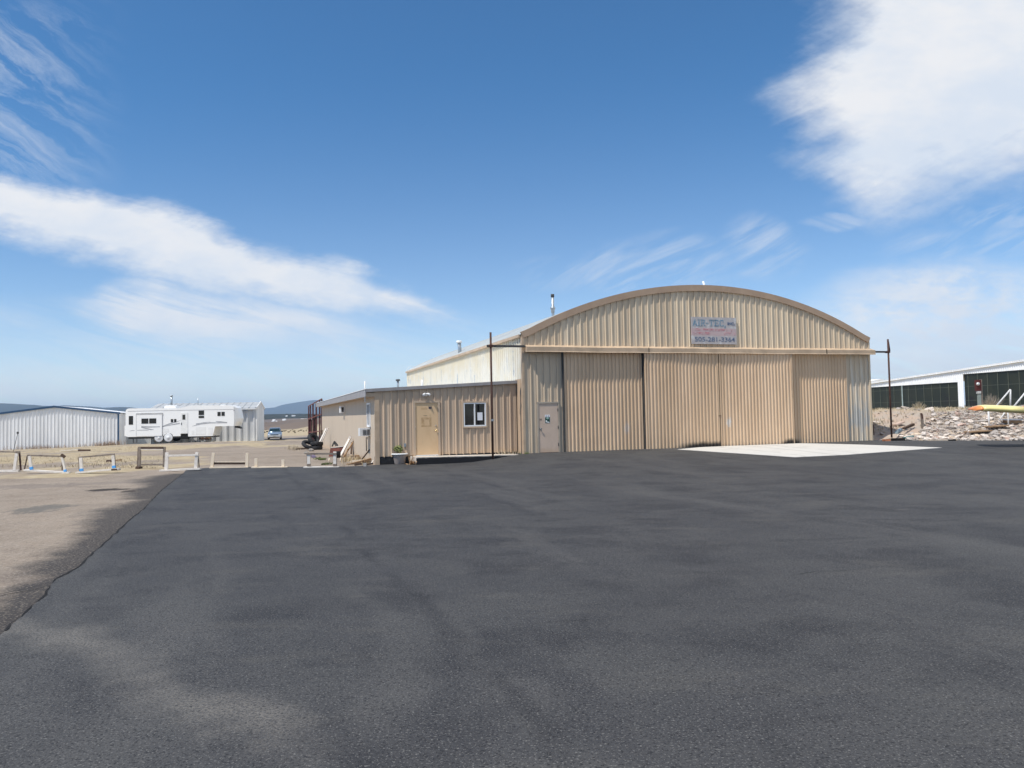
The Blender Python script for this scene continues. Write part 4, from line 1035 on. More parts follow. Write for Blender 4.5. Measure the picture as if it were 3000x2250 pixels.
barrier('whitewashed timber barrier with a rusty brown leaning end post, leftmost of all', (50, 1381), [
    ('rail', wood_g, (-60, 1321), (58, 1325), 3.5, 0.05, 0), (PL, wood_w, (-60, 1381), (57, 1379.5), 6, 0.16, 0), ('brace', rust, (57, 1325), (61, 1378), 4, 0.04, 0.02), ('post', wood_w, (49, 1328), (42, 1378), 8, 0.05, -0.06), ('rail_end', wood_g, (47, 1325), (58, 1325), 6, 0.07, -0.05)])
barrier('timber barrier with a thick block on the right end of its grey rail', (140, 1382), [
    ('rail', wood_g, (80, 1334), (184, 1337), 4.5, 0.05, 0), ('rail_block', wood_d, (180, 1332), (190, 1339), 7, 0.08, -0.05), (PL, wood_w, (72, 1377), (205, 1385), 4.5, 0.18, 0), ('brace', wood_d, (80.5, 1335), (71, 1377), 2.2, 0.04, 0.05), ('brace', wood_d, (183, 1340), (182, 1377), 2.2, 0.04, 0.08), ('post', wood_w, (86, 1336), (93, 1378), 8, 0.05, -0.06), ('post', wood_w, (182, 1340), (192, 1383), 6, 0.05, -0.06), ('tape', tape, (91, 1368), (92.6, 1376), 8.6, 0.06, -0.063), ('tape', tape, (190, 1376), (191.6, 1382), 7, 0.06, -0.063)])
barrier('timber barrier with grey rail rising to the right and bright blue taped feet', (285, 1379), [
    ('rail', wood_g, (231, 1340), (335, 1331), 4.5, 0.05, 0), (PL, wood_w, (225, 1384.5), (350, 1373.5), 4.5, 0.18, 0), ('brace', wood_d, (231, 1340), (233, 1380), 2, 0.04, 0.06), ('brace', wood_d, (335, 1332), (339, 1371), 2.2, 0.04, 0.06), ('post', wood_w, (236.5, 1341), (239, 1381), 9, 0.05, -0.06), ('post', wood_w, (331, 1334), (334, 1373), 8, 0.05, -0.06), ('tape', tape, (238.4, 1373), (238.9, 1380.5), 9.8, 0.06, -0.063), ('tape', tape, (333, 1364), (333.8, 1371), 9, 0.06, -0.063), ('foot', wood_d, (332, 1375.5), (348, 1375), 5, 0.3, 0.03)])
barrier('tallest barrier, an open grey frame with a dark top rail', (445, 1370), [
    ('post', wood_g, (409, 1309), (408, 1372), 8, 0.06, 0), ('post', wood_g, (482, 1309), (480, 1368), 6, 0.06, 0), ('rail', wood_d, (413, 1312), (479, 1312), 6.5, 0.05, -0.02), ('lower_rail', wood_g, (412, 1361.5), (478, 1361.5), 4.5, 0.05, -0.02), ('brace', wood_d, (405, 1312), (403, 1368), 1.8, 0.05, 0.1), ('foot', wood_d, (402, 1369), (412, 1371), 7, 0.3, 0), ('lip', wood_w, (413, 1316.5), (479, 1316.5), 1.8, 0.06, -0.02)])
barrier('whitewashed barrier with a pale top rail, just right of the tall grey frame', (530, 1376), [
    ('rail', wood_w, (490, 1335), (581, 1332.5), 4.5, 0.05, -0.03), ('post', wood_w, (489.5, 1325.5), (487, 1376), 9.5, 0.06, 0), ('post', wood_w, (577.5, 1325), (573, 1372), 8.5, 0.06, 0), ('brace', wood_g, (581, 1335), (583.5, 1371), 2.2, 0.04, 0.08), (PL, wood_w, (470, 1378.5), (588, 1373), 4.5, 0.2, 0)])
barrier('barrier of new pale wood with a low brown rail and two bare posts', (670, 1370), [
    ('rail', wood_d, (627, 1357.5), (718, 1357.5), 6.5, 0.05, 0.01), ('rail_cap', wood_n, (627, 1353.6), (718, 1353.6), 1.6, 0.07, 0.0), ('post', wood_n, (625.5, 1327), (621, 1368), 8, 0.06, -0.03), ('post', wood_n, (724.5, 1327), (723, 1369), 8.5, 0.06, -0.03), (PL, wood_n, (616, 1369.5), (729, 1369.5), 4.0, 0.2, 0)])
barrier('lowest barrier, a pale plank with two short stubs and no rail', (790, 1369), [
    ('post', wood_n, (750, 1343), (750, 1367), 8, 0.06, 0), ('post', wood_n, (829, 1347), (829, 1367), 8, 0.06, 0), (PL, wood_n, (738, 1369), (844, 1368), 3.2, 0.2, 0)])
barrier('grey barrier with a dark top rail, at the corner of the annex yard', (940, 1370), [
    ('rail', wood_g, (898, 1329.5), (985, 1329.5), 5, 0.05, -0.03), ('post', wood_w, (904.5, 1331), (904.5, 1367), 8.5, 0.06, 0), ('post', wood_w, (981, 1323), (981, 1367), 8.5, 0.06, 0), ('brace', wood_d, (900, 1332), (900, 1366), 1.6, 0.05, 0.06), ('brace', wood_d, (986, 1332), (986, 1366), 1.8, 0.05, 0.06), (PL, wood_w, (891, 1368.5), (994, 1368), 3.6, 0.2, 0), ('foot', wood_g, (905, 1359), (905, 1366), 9.4, 0.07, -0.01), ('foot', wood_g, (981, 1359), (981, 1366), 9.4, 0.07, -0.01)])

# ------------------------------------------------------------------ scrap beside the annex
def prop(name, label, cat, at, group=None): return thing(name, label, cat, at, 0, group)
def tyre(label, px, py, tilt, r=0.34, w=0.21, lift=0.0, az=0.0, Y=None):
    p = at_y(px, py, Y) if Y else gp(px, py)
    c = MB(); c.lathe([(r * 0.58, -w * 0.42), (r * 0.8, -w * 0.5), (r * 0.95, -w * 0.45), (r, -w * 0.25), (r, w * 0.25), (r * 0.95, w * 0.45), (r * 0.8, w * 0.5), (r * 0.58, w * 0.42), (r * 0.55, w * 0.3), (r * 0.55, -w * 0.3), (r * 0.58, -w * 0.42)], 28)
    o = c.build('tyre', mat('old_rubber', (0.028, 0.028, 0.03), 0.8, 0.35, 5.0)); o.location = p + Vector((0, 0, lift)); o.rotation_euler = (tilt, 0, az)
    return tag(o, label, 'tyre', 'old tyres at the back corner of the annex')
YT = gp(925, 1318).y
tyre('lowest worn tyre lying flat at the back corner of the annex', 925, 1312, 0.06, Y=YT, r=0.42, w=0.25)
tyre('worn tyre lying on top of another at the back corner of the annex', 928, 1300, -0.1, Y=YT, r=0.4, w=0.24)
tyre('worn tyre standing tilted behind the stacked pair', 919, 1287, 0.95, Y=YT + 0.4, r=0.44, w=0.26, az=1.15)
tyre('worn tyre slumped at the left of the pile', 904, 1303, 0.55, Y=YT - 0.1, r=0.45, w=0.2, az=1.0)
p = gp(885, 1318)
o = brs(((-0.35, 0, 0.06), (0.45, 0.1, 0.10), 0.3, 0.10)).build('scrap_plank', wood_d); o.location = p; tag(o, 'dark flat plank lying in front of the old tyres', 'plank')
o = brs(((0, 0, 0), (0.45, 0.5, 1.15), 0.14, 0.05), ((0.14, 0, 0), (0.6, 0.45, 1.2), 0.05, 0.05)).build('scrap_board', wood_w); o.location = at_y(930, 1309, YT + 0.3); tag(o, 'whitish boards leaning on the wall behind the old tyres', 'board')
o = brs(((0, 0, 0), (0.0, 0.1, 1.15), 0.1, 0.06)).build('scrap_post', wood_d); o.location = at_y(942, 1312, YT + 0.6); tag(o, 'dark upright post against the back corner of the annex', 'post')
for (px, py, s, lab) in ((897, 1330, 0.14, 'small grey stone with a pale side left of the annex yard barrier'), (912, 1322, 0.17, 'rounded grey stone just below the old tyres')):
    c = bmesh.new(); bmesh.ops.create_icosphere(c, subdivisions=2, radius=s)
    for v in c.verts: v.co *= 1 + 0.35 * noise.noise(v.co * 6); v.co.z *= 0.7
    me = bpy.data.meshes.new('stone'); c.to_mesh(me); c.free(); o = bpy.data.objects.new('stone', me); COL.objects.link(o); me.materials.append(mat('grey_stone', (0.24, 0.22, 0.2), 0.9, 0.3, 8)); o.location = gp(px, py) + Vector((0, 0, s * 0.4)); tag(o, lab, 'stone')
# red steel rack
YR = 57.0
rk = thing('steel_rack', 'tall rusty red steel rack standing behind the far end of the annex', 'rack', gp(922, 1297) * 0 + at_y(922, 1292, YR))
rk_b = Vector(rk.location)
redst = layered('red_oxide_steel', (0.10, 0.034, 0.036), [((0.06, 0.025, 0.028), vn(1, 1, 0.5, 2, 0.45, 0.65, 0.8)), ((0.17, 0.09, 0.08), vn(1, 1, 1, 4, 0.6, 0.75, 0.6, 3))], 0.7)
for i, (px, yt) in enumerate(((904.5, 1190), (909.5, 1187), (917, 1182), (926.5, 1177), (936.5, 1171), (942.5, 1168))):
    c = MB(); c.bar(at_y(px, yt, YR) - rk_b, at_y(px + 0.3, 1292, YR) - rk_b, 0.08 if i < 2 else 0.10, 0.08); c.build('upright', redst, rk)
for a_, b_ in (((903, 1190.5), (943, 1168)), ((902.5, 1228), (940, 1214)), ((902.5, 1267), (940, 1263))):
    c = MB(); c.bar(at_y(*a_, YR - 0.07) - rk_b, at_y(*b_, YR - 0.07) - rk_b, 0.07, 0.07); c.build('rail', mat('pinkish_red_steel', (0.24, 0.11, 0.10), 0.6, 0.2), rk)
c = MB(); A_, B_ = at_y(905, 1229, YR + 0.05) - rk_b, at_y(914, 1292, YR + 0.05) - rk_b; c.box(A_.x, B_.x, A_.y, A_.y + 0.03, B_.z, A_.z); c.build('panel', redst, rk)
c = MB(); c.bar(at_y(921, 1215, YR + 0.3), at_y(922, 1296, YR + 0.3), 0.2, 0.15); tag(c.build('wooden_post', wood_g), 'weathered grey wooden post inside the rusty red rack', 'post')
c = MB(); c.bar(at_y(901, 1293, YR - 0.6), at_y(906, 1302, YR - 0.6), 0.1); c.bar(at_y(903, 1298, YR - 0.5), at_y(916, 1295, YR - 0.5), 0.14); tag(c.build('scrap_iron', rust), 'rusty iron bracket lying under the red steel rack', 'scrap metal')
# dark red panel with a white top edge
Yb = gp(985, 1338).y
def plate(name, m_, pxs, Y, th, lean=0.0):
    pts = [at_y(x, y, Y) for x, y in pxs]; zb = min(p.z for p in pts)
    for p in pts: p.y += (p.z - zb) * lean
    c = MB(); off = Vector((0, th, 0.0)); A = pts; B = [q + off for q in pts]
    c.quad(*A); c.quad(*B[::-1])
    for i in range(len(A)):
        j = (i + 1) % len(A); c.quad(A[i], A[j], B[j], B[i])
    return c.build(name, m_)
o = plate('red_panel', mat('dark_red_board', (0.13, 0.035, 0.022), 0.6, 0.3, 4), [(964, 1329), (966, 1313), (1011, 1308), (1004, 1334), (963, 1338)], Yb, 0.12, 0.35)
o2 = plate('top_edge', wood_w, [(965.5, 1313.3), (966, 1311.5), (1011.5, 1306), (1011, 1308.2)], Yb - 0.01, 0.16, 0.0); o2.location.y += 0.14; o2.parent = o
tag(o, 'dark red board with a white top edge leaning by the annex wall', 'board')
o = brs((at_y(973, 1308, Yb + 1.0), at_y(980, 1293, Yb + 1.0), 0.06), (at_y(980, 1293, Yb + 1.0), at_y(990, 1306, Yb + 1.0), 0.06), (at_y(979, 1298, Yb + 0.9), at_y(985, 1307, Yb + 0.9), 0.05)).build('sawhorse', dkgrey); tag(o, 'dark sawhorse peak showing over the red board', 'sawhorse')
c = MB(); q = gp(988, 1341); c.lathe([(0.0, 0.0), (0.15, 0.0), (0.17, 0.3), (0.16, 0.3), (0.14, 0.05), (0, 0.05)], 18, q); tag(c.build('bucket', mat('black_plastic', (0.012, 0.013, 0.014), 0.35, 0.2)), 'black plastic bucket in front of the red board', 'bucket')
# leaning gutter and planks
Yg = gp(997, 1340).y
o = brs((at_y(996, 1339, Yg), at_y(1025, 1284, Yg + 0.9), 0.11, 0.07), (at_y(994, 1336, Yg - 0.05), at_y(999, 1340, Yg - 0.05), 0.16, 0.1), (at_y(1022, 1284, Yg + 0.85), at_y(1029, 1280, Yg + 0.85), 0.13, 0.12)).build('leaning_plank', wood_w); tag(o, 'white plank leaning on the annex wall right of the red board', 'plank')
o = brs((at_y(1005, 1341, Yg), at_y(1038, 1290, Yg + 1.0), 0.05, 0.06), (at_y(1010, 1341, Yg + 0.1), at_y(1018, 1318, Yg + 0.3), 0.05, 0.05), (at_y(1018, 1317, Yg + 0.3), at_y(1026, 1310, Yg + 0.5), 0.04, 0.04), (at_y(1034, 1288, Yg + 1.1), at_y(1041, 1287, Yg + 1.1), 0.06, 0.06)).build('leaning_lath', wood_b); tag(o, 'bundle of brown laths leaning beside the white plank', 'lath')
o = brs((at_y(1029, 1330, Yg + 0.9), at_y(1031, 1296, Yg + 1.3), 0.09, 0.03), (at_y(1040, 1329, Yg + 0.9), at_y(1040, 1288, Yg + 1.3), 0.035, 0.04), (at_y(1035, 1330, Yg + 0.9), at_y(1036, 1300, Yg + 1.3), 0.03, 0.03)).build('upright_boards', wood_d); tag(o, 'dark upright boards against the annex wall behind the laths', 'board')
q = gp(1045, 1347)
c = MB(); s = 0.085
for x0, x1, z0_, z1_ in ((-s, -s + .04, 0, .2), (s - .04, s, 0, .2), (-s + .04, s - .04, 0, .035), (-s + .04, s - .04, .165, .2)): c.box(q.x + x0, q.x + x1, q.y, q.y + 0.2, q.z + z0_, q.z + z1_)
tag(c.build('wooden_box', wood_b), 'small open wooden box on end in the dry grass by the annex', 'box')
Yl = gp(1050, 1360).y
o = brs((at_y(1016, 1363, Yl - 0.2), at_y(1094, 1343, Yl + 0.5), 0.16, 0.09)).build('long_plank', wood_b); tag(o, 'long brown plank lying aslant at the corner of the annex', 'plank')
o = plate('pale_plank', wood_n, [(1022, 1352), (1032, 1349), (1066, 1346), (1058, 1353), (1036, 1356)], Yl + 0.35, 0.08); tag(o, 'pale flat board lying behind the long brown plank', 'board')
o = brs((at_y(1059, 1347, Yl + 0.6), at_y(1083, 1317, Yl + 0.9), 0.045, 0.045)).build('stick', wood_d); tag(o, 'thin dark stick leaning on the annex wall under the cooling box', 'stick')
o = brs((at_y(1087, 1361, Yl - 0.15), at_y(1096, 1349, Yl - 0.1), 0.09, 0.07)).build('wood_offcut', wood_w); tag(o, 'whitish offcut standing against the annex corner', 'offcut')
c = MB(); q = gp(1069, 1367); c.box(q.x - 0.06, q.x + 0.06, q.y - 0.06, q.y + 0.1, q.z - 0.02, q.z + 0.13); tag(c.build('concrete_block', mat('block_grey', (0.36, 0.34, 0.32), 0.9, 0.2, 9)), 'small grey concrete block beside the long brown plank', 'block')
for x, y, l, lab in ((1050, 1364, 0.3, 'dark rotten board under the near end of the long brown plank'), (1060, 1361, 0.35, 'dark rotten board under the middle of the long brown plank'), (1082, 1363, 0.25, 'dark rotten board nearest the annex corner, below the long brown plank'), (1076, 1357, 0.3, 'dark rotten board behind the small grey concrete block')):
    q = gp(x, y); o = brs(((-l / 2, 0, 0.03), (l / 2, 0.1, 0.06), 0.09, 0.06)).build('rotten_board', wood_d); o.location = q; tag(o, lab, 'board')
for px, yt, yb, lab in ((964.5, 1343, 1357, 'pale stub post between the grey barrier posts'), (998, 1341, 1355, 'pale stub with an orange top right of the grey barrier')):
    q = gp(px, yb); c = MB(); c.tube([q, q + Vector((0, 0, 0.12)), q + Vector((0.01, 0, (yb - yt) * px_m(q.y)))], [0.032, 0.03, 0.026], 8); tag(c.build('stub_post', wood_n), lab, 'stub')
# small flowering tufts in the gravel
random.seed(8)
purple = mat('mauve_flowers', (0.30, 0.25, 0.38), 0.8, 0.4, 12)
for pts, m_, lab, nm in (((( 913, 1334), (918, 1338), (926, 1341)), purple, 'low mauve flowering tuft behind the grey barrier', 'flowering_plant'), (((936, 1347), (942, 1348), (930, 1346)), green, 'low dark green tuft behind the grey barrier', 'green_tuft'), (((953, 1362), (958, 1361)), green, 'small dark green tuft right behind the base plank of the grey barrier', 'green_tuft')):
    c = MB()
    for p_ in pts:
        q = gp(*p_)
        for _ in range(4): leaf_clump(c, q + Vector((random.gauss(0, 0.1), random.gauss(0, 0.1), 0.04)), 0.11, 30, 0.03, 0.55)
    tag(c.build(nm, m_), lab, 'plant')
blades(lambda: gp(random.gauss(865, 16), random.gauss(1314, 3.0)), 260, 0.14, 1.0, straw2, 'dry_grass', 'pale dry grass left of the old tyres', 'grass')

# ------------------------------------------------------------------ blue-trimmed hangar at the left
Pr = at_y(346, 1235, 88.0)
bh = thing('metal_shed', 'pale metal hangar with dark blue roof trim at the left edge', 'shed', (Pr.x, Pr.y, 0), YAW)
HW, BE, BP_ = 6.55, 2.88, 3.72
bpeak = lambda s: BP_ - (BP_ - BE) * abs(s + HW) / HW
b = MB(); b.ribs(-2 * HW, 0, -2.2, bpeak, lambda s, o, z: (s, -o, z), [(0, 0), (0.2, 0), (0.225, 0.04), (0.27, 0.05), (0.295, 0)], 0.36); b.build('gable_wall', wht_metal, bh)
b = MB(); b.ribs(0, 16, -2.2, BE, lambda s, o, z: (o, s, z), [(0, 0), (0.2, 0), (0.225, 0.04), (0.27, 0.05), (0.295, 0)], 0.36); b.build('side_wall', wht_metal, bh)
b = MB(); b.ribs(0, 16, -2.2, BE, lambda s, o, z: (-2 * HW - o, s, z), [(0, 0), (0.2, 0), (0.225, 0.04), (0.27, 0.05), (0.295, 0)], 0.36); b.build('side_wall', wht_metal, bh)
b = MB(); b.ribs(-2 * HW, 0, -2.2, bpeak, lambda s, o, z: (s, 16 + o, z), [(0, 0), (0.3, 0)], 0.305); b.build('back_wall', wht_metal, bh)
navy = mat('blue_trim', (0.035, 0.085, 0.17), 0.45, 0.1)
b = MB(); b.prism([(-2 * HW - 0.25, BE - 0.11), (-HW, BP_ - 0.08), (0.25, BE - 0.11), (0.25, BE + 0.10), (-HW, BP_ + 0.14), (-2 * HW - 0.25, BE + 0.10)], lambda p, t: (p[0], t, p[1]), -0.16, -0.05); b.build('gable_trim', navy, bh)
b = MB(); b.prism([(-2 * HW - 0.2, BE + 0.03), (-HW, BP_ + 0.07), (0.2, BE + 0.03), (0.2, BE + 0.08), (-HW, BP_ + 0.12), (-2 * HW - 0.2, BE + 0.08)], lambda p, t: (p[0], t, p[1]), -0.05, 16.1); b.build('roof', wht_metal, bh)
bx(-0.03, 0.1, -0.09, 0.1, -2.2, BE - 0.12).build('corner_trim', navy, bh)
# weeds along its wall and on the mound
random.seed(31)
blades(lambda: gp(random.uniform(0, 350), 0) if False else H(0, 0, 0) * 0 + (lambda s: Vector((Pr.x, Pr.y, 0)) + W_ * s - D_ * random.uniform(0.1, 1.8))(random.uniform(-12, 0.4)), 10, 0.01, 0.5, weed, 'dry_weeds', 'dead weeds rooted under the blue-trimmed hangar', 'weeds') if False else None
def wall_weeds():
    s = random.choice((random.uniform(-13, 0.4), random.gauss(-7.4, 1.3), random.gauss(-0.9, 0.9)))
    p = Vector((Pr.x, Pr.y, 0)) + W_ * s - D_ * random.uniform(0.1, 1.6); p.z = G(p.x, p.y); return p
blades(wall_weeds, 1000, 0.72, 0.5, weed, 'dry_weeds', 'dead reddish weeds along the foot of the blue-trimmed hangar', 'weeds', wd=0.012)
def mound():
    p = gp(random.uniform(-20, 470), random.uniform(1296, 1372))
    if noise.noise((p.x * 0.16, p.y * 0.09, 5)) + 0.5 * noise.noise((p.x * 0.6, p.y * 0.35, 6)) + 0.4 * ss(36, 32, p.y) < random.uniform(-0.25, 0.5): return None
    return None if inside(asph, p.x, p.y) else p
blades(mound, 7000, 0.07, 1.2, straw2, 'dry_grass', 'short dry grass behind the timber barriers', 'grass', wd=0.01)
c = MB(); q = gp(38, 1326); c.tube([q, at_y(52, 1269, q.y)], 0.018, 6); c.box(*(lambda e: (e.x - 0.05, e.x + 0.05, e.y - 0.05, e.y + 0.05, e.z - 0.05, e.z + 0.1))(at_y(52, 1269, q.y))); tag(c.build('leaning_rod', dkgrey), 'thin leaning rod with a pale tip in front of the blue-trimmed hangar', 'rod')
q = gp(228, 1322); o = brs(((-1.2, 0, 0.05), (0.1, 0, 0.14), 0.35, 0.05)).build('flat_board', wood_w); o.location = q; tag(o, 'pale board lying on the dry ground in front of the blue-trimmed hangar', 'board')
o2 = brs(((0.1, -0.02, 0.07), (0.85, 0, 0.05), 0.3, 0.12)).build('dark_end', wood_d, o)
q = gp(322, 1354); o = brs(((-0.12, 0, 0.05), (0.12, 0, 0.05), 0.2, 0.12)).build('brick', mat('dark_brick', (0.09, 0.06, 0.05), 0.9, 0.3)); o.location = q; tag(o, 'dark brick lying behind the barrier with the rising rail', 'brick')
q = gp(340, 1352); o = brs(((-0.1, 0, 0.05), (0.22, 0.05, 0.07), 0.16, 0.06)).build('wood_offcut', wood_b); o.location = q; tag(o, 'brown offcut beside the dark brick behind the barriers', 'offcut')

# ------------------------------------------------------------------ white shed behind the caravan
Ps = at_y(750, 1228, 82.0)
ws = thing('metal_shed', 'white ribbed metal shed behind the fifth-wheel caravan', 'shed', (Ps.x, Ps.y, 0), 0.235)
WP = [(0, 0), (0.40, 0), (0.46, 0.12), (0.60, 0.12), (0.66, 0)]
shed_m = mat('dull_white_sheet', (0.66, 0.675, 0.69), 0.5, 0.08, 0.8, (1, 1, 0.3))
b = MB(); b.ribs(-10.6, 0, -1.2, 3.05, lambda s, o, z: (s, -o, z), WP, 0.72); b.build('front_wall', shed_m, ws)
srp = lambda s: 3.12 + 0.62 * (1 - abs(s - 4.5) / 4.5)
b = MB(); b.ribs(0, 9, -1.2, srp, lambda s, o, z: (o, s, z), WP, 0.72); b.build('gable_wall', wht_metal, ws)
b = MB(); b.ribs(0, 9, -1.2, srp, lambda s, o, z: (-10.6 - o, s, z), WP, 0.72); b.build('gable_wall', wht_metal, ws)
b = MB(); b.box(-10.6, 0, 8.9, 9, -1.2, 3.05); b.build('back_wall', wht_metal, ws)
rr = MB()
for half in (0, 1):
    rows = []
    s = -10.8
    while s < -0.4:
        for o_, d_ in ((0, 0), (0.5, 0), (0.54, 0.05), (0.6, 0.05), (0.64, 0)):
            e = (-0.35, 3.09) if half == 0 else (9.35, 3.09)
            rows.append([(s + o_, e[0], e[1] + d_), (s + o_, 4.5, 3.80 + d_)])
        s += 0.68
    rr.grid(rows, smooth=False)
sr = rr.build('roof', mat('pale_roof_sheet', (0.42, 0.43, 0.43), 0.5, 0.08, 1.0), ws)
b = MB(); b.box(-10.8, 0.05, -0.36, -0.26, 2.93, 3.08); b.build('gutter', white_p, ws)
b = MB(); b.box(-0.05, 0.1, -0.08, 0.1, -1.2, 3.0); b.build('corner_trim', white_p, ws)
b = MB(); b.bar((0.12, -0.4, 3.1), (0.12, 4.5, 3.82), 0.08, 0.2); b.bar((0.12, 9.4, 3.1), (0.12, 4.5, 3.82), 0.08, 0.2); b.build('rake_trim', white_p, ws)
b = MB(); b.box(-1.2, -0.75, -0.2, -0.07, 2.62, 2.78); b.build('wall_lamp', mat('lamp_case', (0.5, 0.5, 0.5), 0.5), ws)
b = MB(); b.tube([(-9.05, 2.6, 3.2), (-9.05, 2.6, 4.55)], 0.11, 10); vp = b.build('flue_pipe', galv, ws)
b = MB(); b.lathe([(0.0, 0.14), (0.16, 0.12), (0.16, 0.0), (0.1, 0.0)], 12, (-9.05, 2.6, 4.55)); b.build('cap', galv, vp)
b = MB(); b.tube([(-6.4, 3.0, 3.3), (-6.4, 3.0, 4.3)], 0.04, 8); b.build('vent_pipe', galv, ws)
Pg = at_y(351, 1230, 93.0)
gs = thing('metal_shed', 'plain pale grey shed half hidden behind the rear of the caravan', 'shed', (Pg.x, Pg.y, 0), YAW)
b = MB(); b.ribs(0, 4.2, -2.0, 2.92, lambda s, o, z: (s, -o, z), [(0, 0), (0.24, 0), (0.27, 0.02)], 0.3); b.build('wall', mat('grey_sheet', (0.52, 0.54, 0.54), 0.5, 0.06), gs)
b = MB(); b.box(-0.1, 4.3, -0.2, 6, 2.92, 3.03); b.build('roof', white_p, gs)

# ------------------------------------------------------------------ fifth-wheel caravan
YRV = 76.5
q = gp(400, 1297); g0 = at_y(366, 1296, YRV)
rv = thing('caravan', 'long white fifth-wheel caravan with grey swooshes parked on the gravel', 'caravan', (g0.x, YRV, 0), math.radians(4.0))
gz = at_y(470, 1295.5, YRV).z
rv.location.z = gz
KX = 0.226 * YRV / FPX
def rx(c): return (c - 292) * KX * 0.955
def rzv(c): return (688 - c) * KX
rvw = layered('caravan_fibreglass', (0.90, 0.90, 0.89), [((0.87, 0.87, 0.86), vn(0.5, 1, 1, 0.8, 0.45, 0.7, 0.7))], 0.3, 0.4)
prof = [(300, 600), (300, 300), (304, 266), (318, 250), (345, 243), (1010, 250), (1060, 240), (1115, 222), (1180, 219), (1650, 226), (1740, 238), (1772, 262), (1788, 320), (1806, 400), (1798, 440), (1764, 497), (1484, 497), (1452, 622), (1125, 622), (1125, 585), (1025, 585), (1025, 616), (925, 616), (915, 590), (895, 578), (835, 578), (812, 592), (800, 612), (792, 592), (770, 580), (715, 580), (690, 592), (680, 616), (330, 612)]
b = MB()
sl_ = []
for t_, k_ in ((0.0, 0.1), (0.12, 0.45), (0.4, 0.8), (0.8, 1.0), (1.65, 1.0), (2.05, 0.8), (2.33, 0.45), (2.45, 0.1)):     # the nose is rounded in plan
    sl_.append([(rx(x if x < 1730 else 1730 + (x - 1730) * k_), t_, rzv(y)) for x, y in prof])
b.grid(sl_, True, False); b.quad(*sl_[0]); b.quad(*sl_[-1][::-1])
body = b.build('body', rvw, rv)
b = MB(); b.prism([(rx(x), rzv(y)) for x, y in ((296, 602), (284, 602), (284, 468), (296, 464))], lambda p, t: (p[0], t, p[1]), 0.05, 2.4); b.build('rear_cap', rvw, rv)
b = MB(); b.box(rx(330), rx(1452), 0.12, 2.3, rzv(640), rzv(600)); b.build('chassis', dkgrey, rv)
b = MB(); b.box(rx(1030), rx(1120), 0.03, 0.5, rzv(655), rzv(590)); b.build('entry_step', dark, rv)
b = MB(); b.box(rx(442), rx(785), -0.05, 0.02, rzv(606), rzv(306)); so = b.build('slide_out', rvw, rv)
b = MB(); b.box(rx(440), rx(790), -0.075, -0.005, rzv(322), rzv(305)); b.box(rx(440), rx(446), -0.056, -0.005, rzv(606), rzv(322)); b.box(rx(780), rx(786), -0.056, -0.005, rzv(606), rzv(322)); b.build('frame', mat('caravan_grey_trim', (0.50, 0.50, 0.50), 0.4), so)
cg = glass('caravan_glass', (0.008, 0.009, 0.011), 0.08)
fr = mat('window_frame_black', (0.02, 0.02, 0.022), 0.4)
for x0, x1, y0, y1, d_ in ((343, 398, 342, 453, 0.0), (512, 602, 378, 443, 0.05), (614, 706, 378, 443, 0.05), (897, 928, 392, 432, 0.0), (941, 970, 392, 432, 0.0), (1266, 1338, 288, 346, 0.0), (1266, 1338, 358, 385, 0.0), (1517, 1559, 310, 363, 0.0), (1571, 1613, 310, 363, 0.0)):
    wdw = bx(rx(x0), rx(x1), -d_ - 0.022, -d_ - 0.002, rzv(y1), rzv(y0)).build('window', cg, rv)
dd = bx(rx(1028), rx(1122), -0.03, -0.002, rzv(580), rzv(312)).build('door', mat('caravan_door', (0.82, 0.82, 0.80), 0.35, 0.04), rv)
bx(rx(1052), rx(1090), -0.04, -0.031, rzv(402), rzv(337)).build('window', glass('door_glass', (0.03, 0.03, 0.028)), dd)
bx(rx(1036), rx(1044), -0.06, -0.031, rzv(470), rzv(440)).build('handle', dkgrey, dd)
tg = mat('caravan_grey_line', (0.42, 0.42, 0.43), 0.4)
b = MB(); b.box(rx(330), rx(1740), -0.008, -0.001, rzv(283), rzv(277)); b.build('side_moulding', tg, rv)
for x0, x1, y0, y1 in ((1228, 1360, 502, 600), (806, 868, 512, 558), (1392, 1450, 512, 600), (1172, 1205, 545, 598)):
    bx(rx(x0), rx(x1), -0.012, -0.002, rzv(y1), rzv(y0)).build('hatch', mat('caravan_hatch', (0.82, 0.82, 0.81), 0.4, 0.03), rv)
def swoosh(top, bot, d_=0.0):
    c = MB(); n = len(top)
    for i in range(n - 1):
        c.quad((rx(top[i][0]), -d_ - 0.006, rzv(top[i][1])), (rx(top[i + 1][0]), -d_ - 0.006, rzv(top[i + 1][1])), (rx(bot[i + 1][0]), -d_ - 0.006, rzv(bot[i + 1][1])), (rx(bot[i][0]), -d_ - 0.006, rzv(bot[i][1])))
        c.quad((rx(top[i][0]), -d_ - 0.001, rzv(top[i][1])), (rx(top[i + 1][0]), -d_ - 0.001, rzv(top[i + 1][1])), (rx(bot[i + 1][0]), -d_ - 0.001, rzv(bot[i + 1][1])), (rx(bot[i][0]), -d_ - 0.001, rzv(bot[i][1])))
    return c.build('swoosh_stripe', mat('silver_stripe', (0.40, 0.41, 0.43), 0.4, 0.15, 3), rv)
swoosh([(510, 472), (600, 480), (755, 484)], [(520, 492), (600, 497), (755, 493)], 0.05)
swoosh([(510, 480), (570, 500), (680, 524)], [(510, 496), (570, 514), (640, 530)], 0.05)
swoosh([(455, 524), (560, 522), (610, 530)], [(455, 532), (560, 532), (600, 534)], 0.05)
swoosh([(345, 536), (390, 526), (420, 528)], [(345, 538), (390, 534), (420, 533)])
swoosh([(785, 480), (870, 448), (1000, 418), (1030, 404)], [(785, 492), (870, 464), (1000, 424), (1030, 407)])
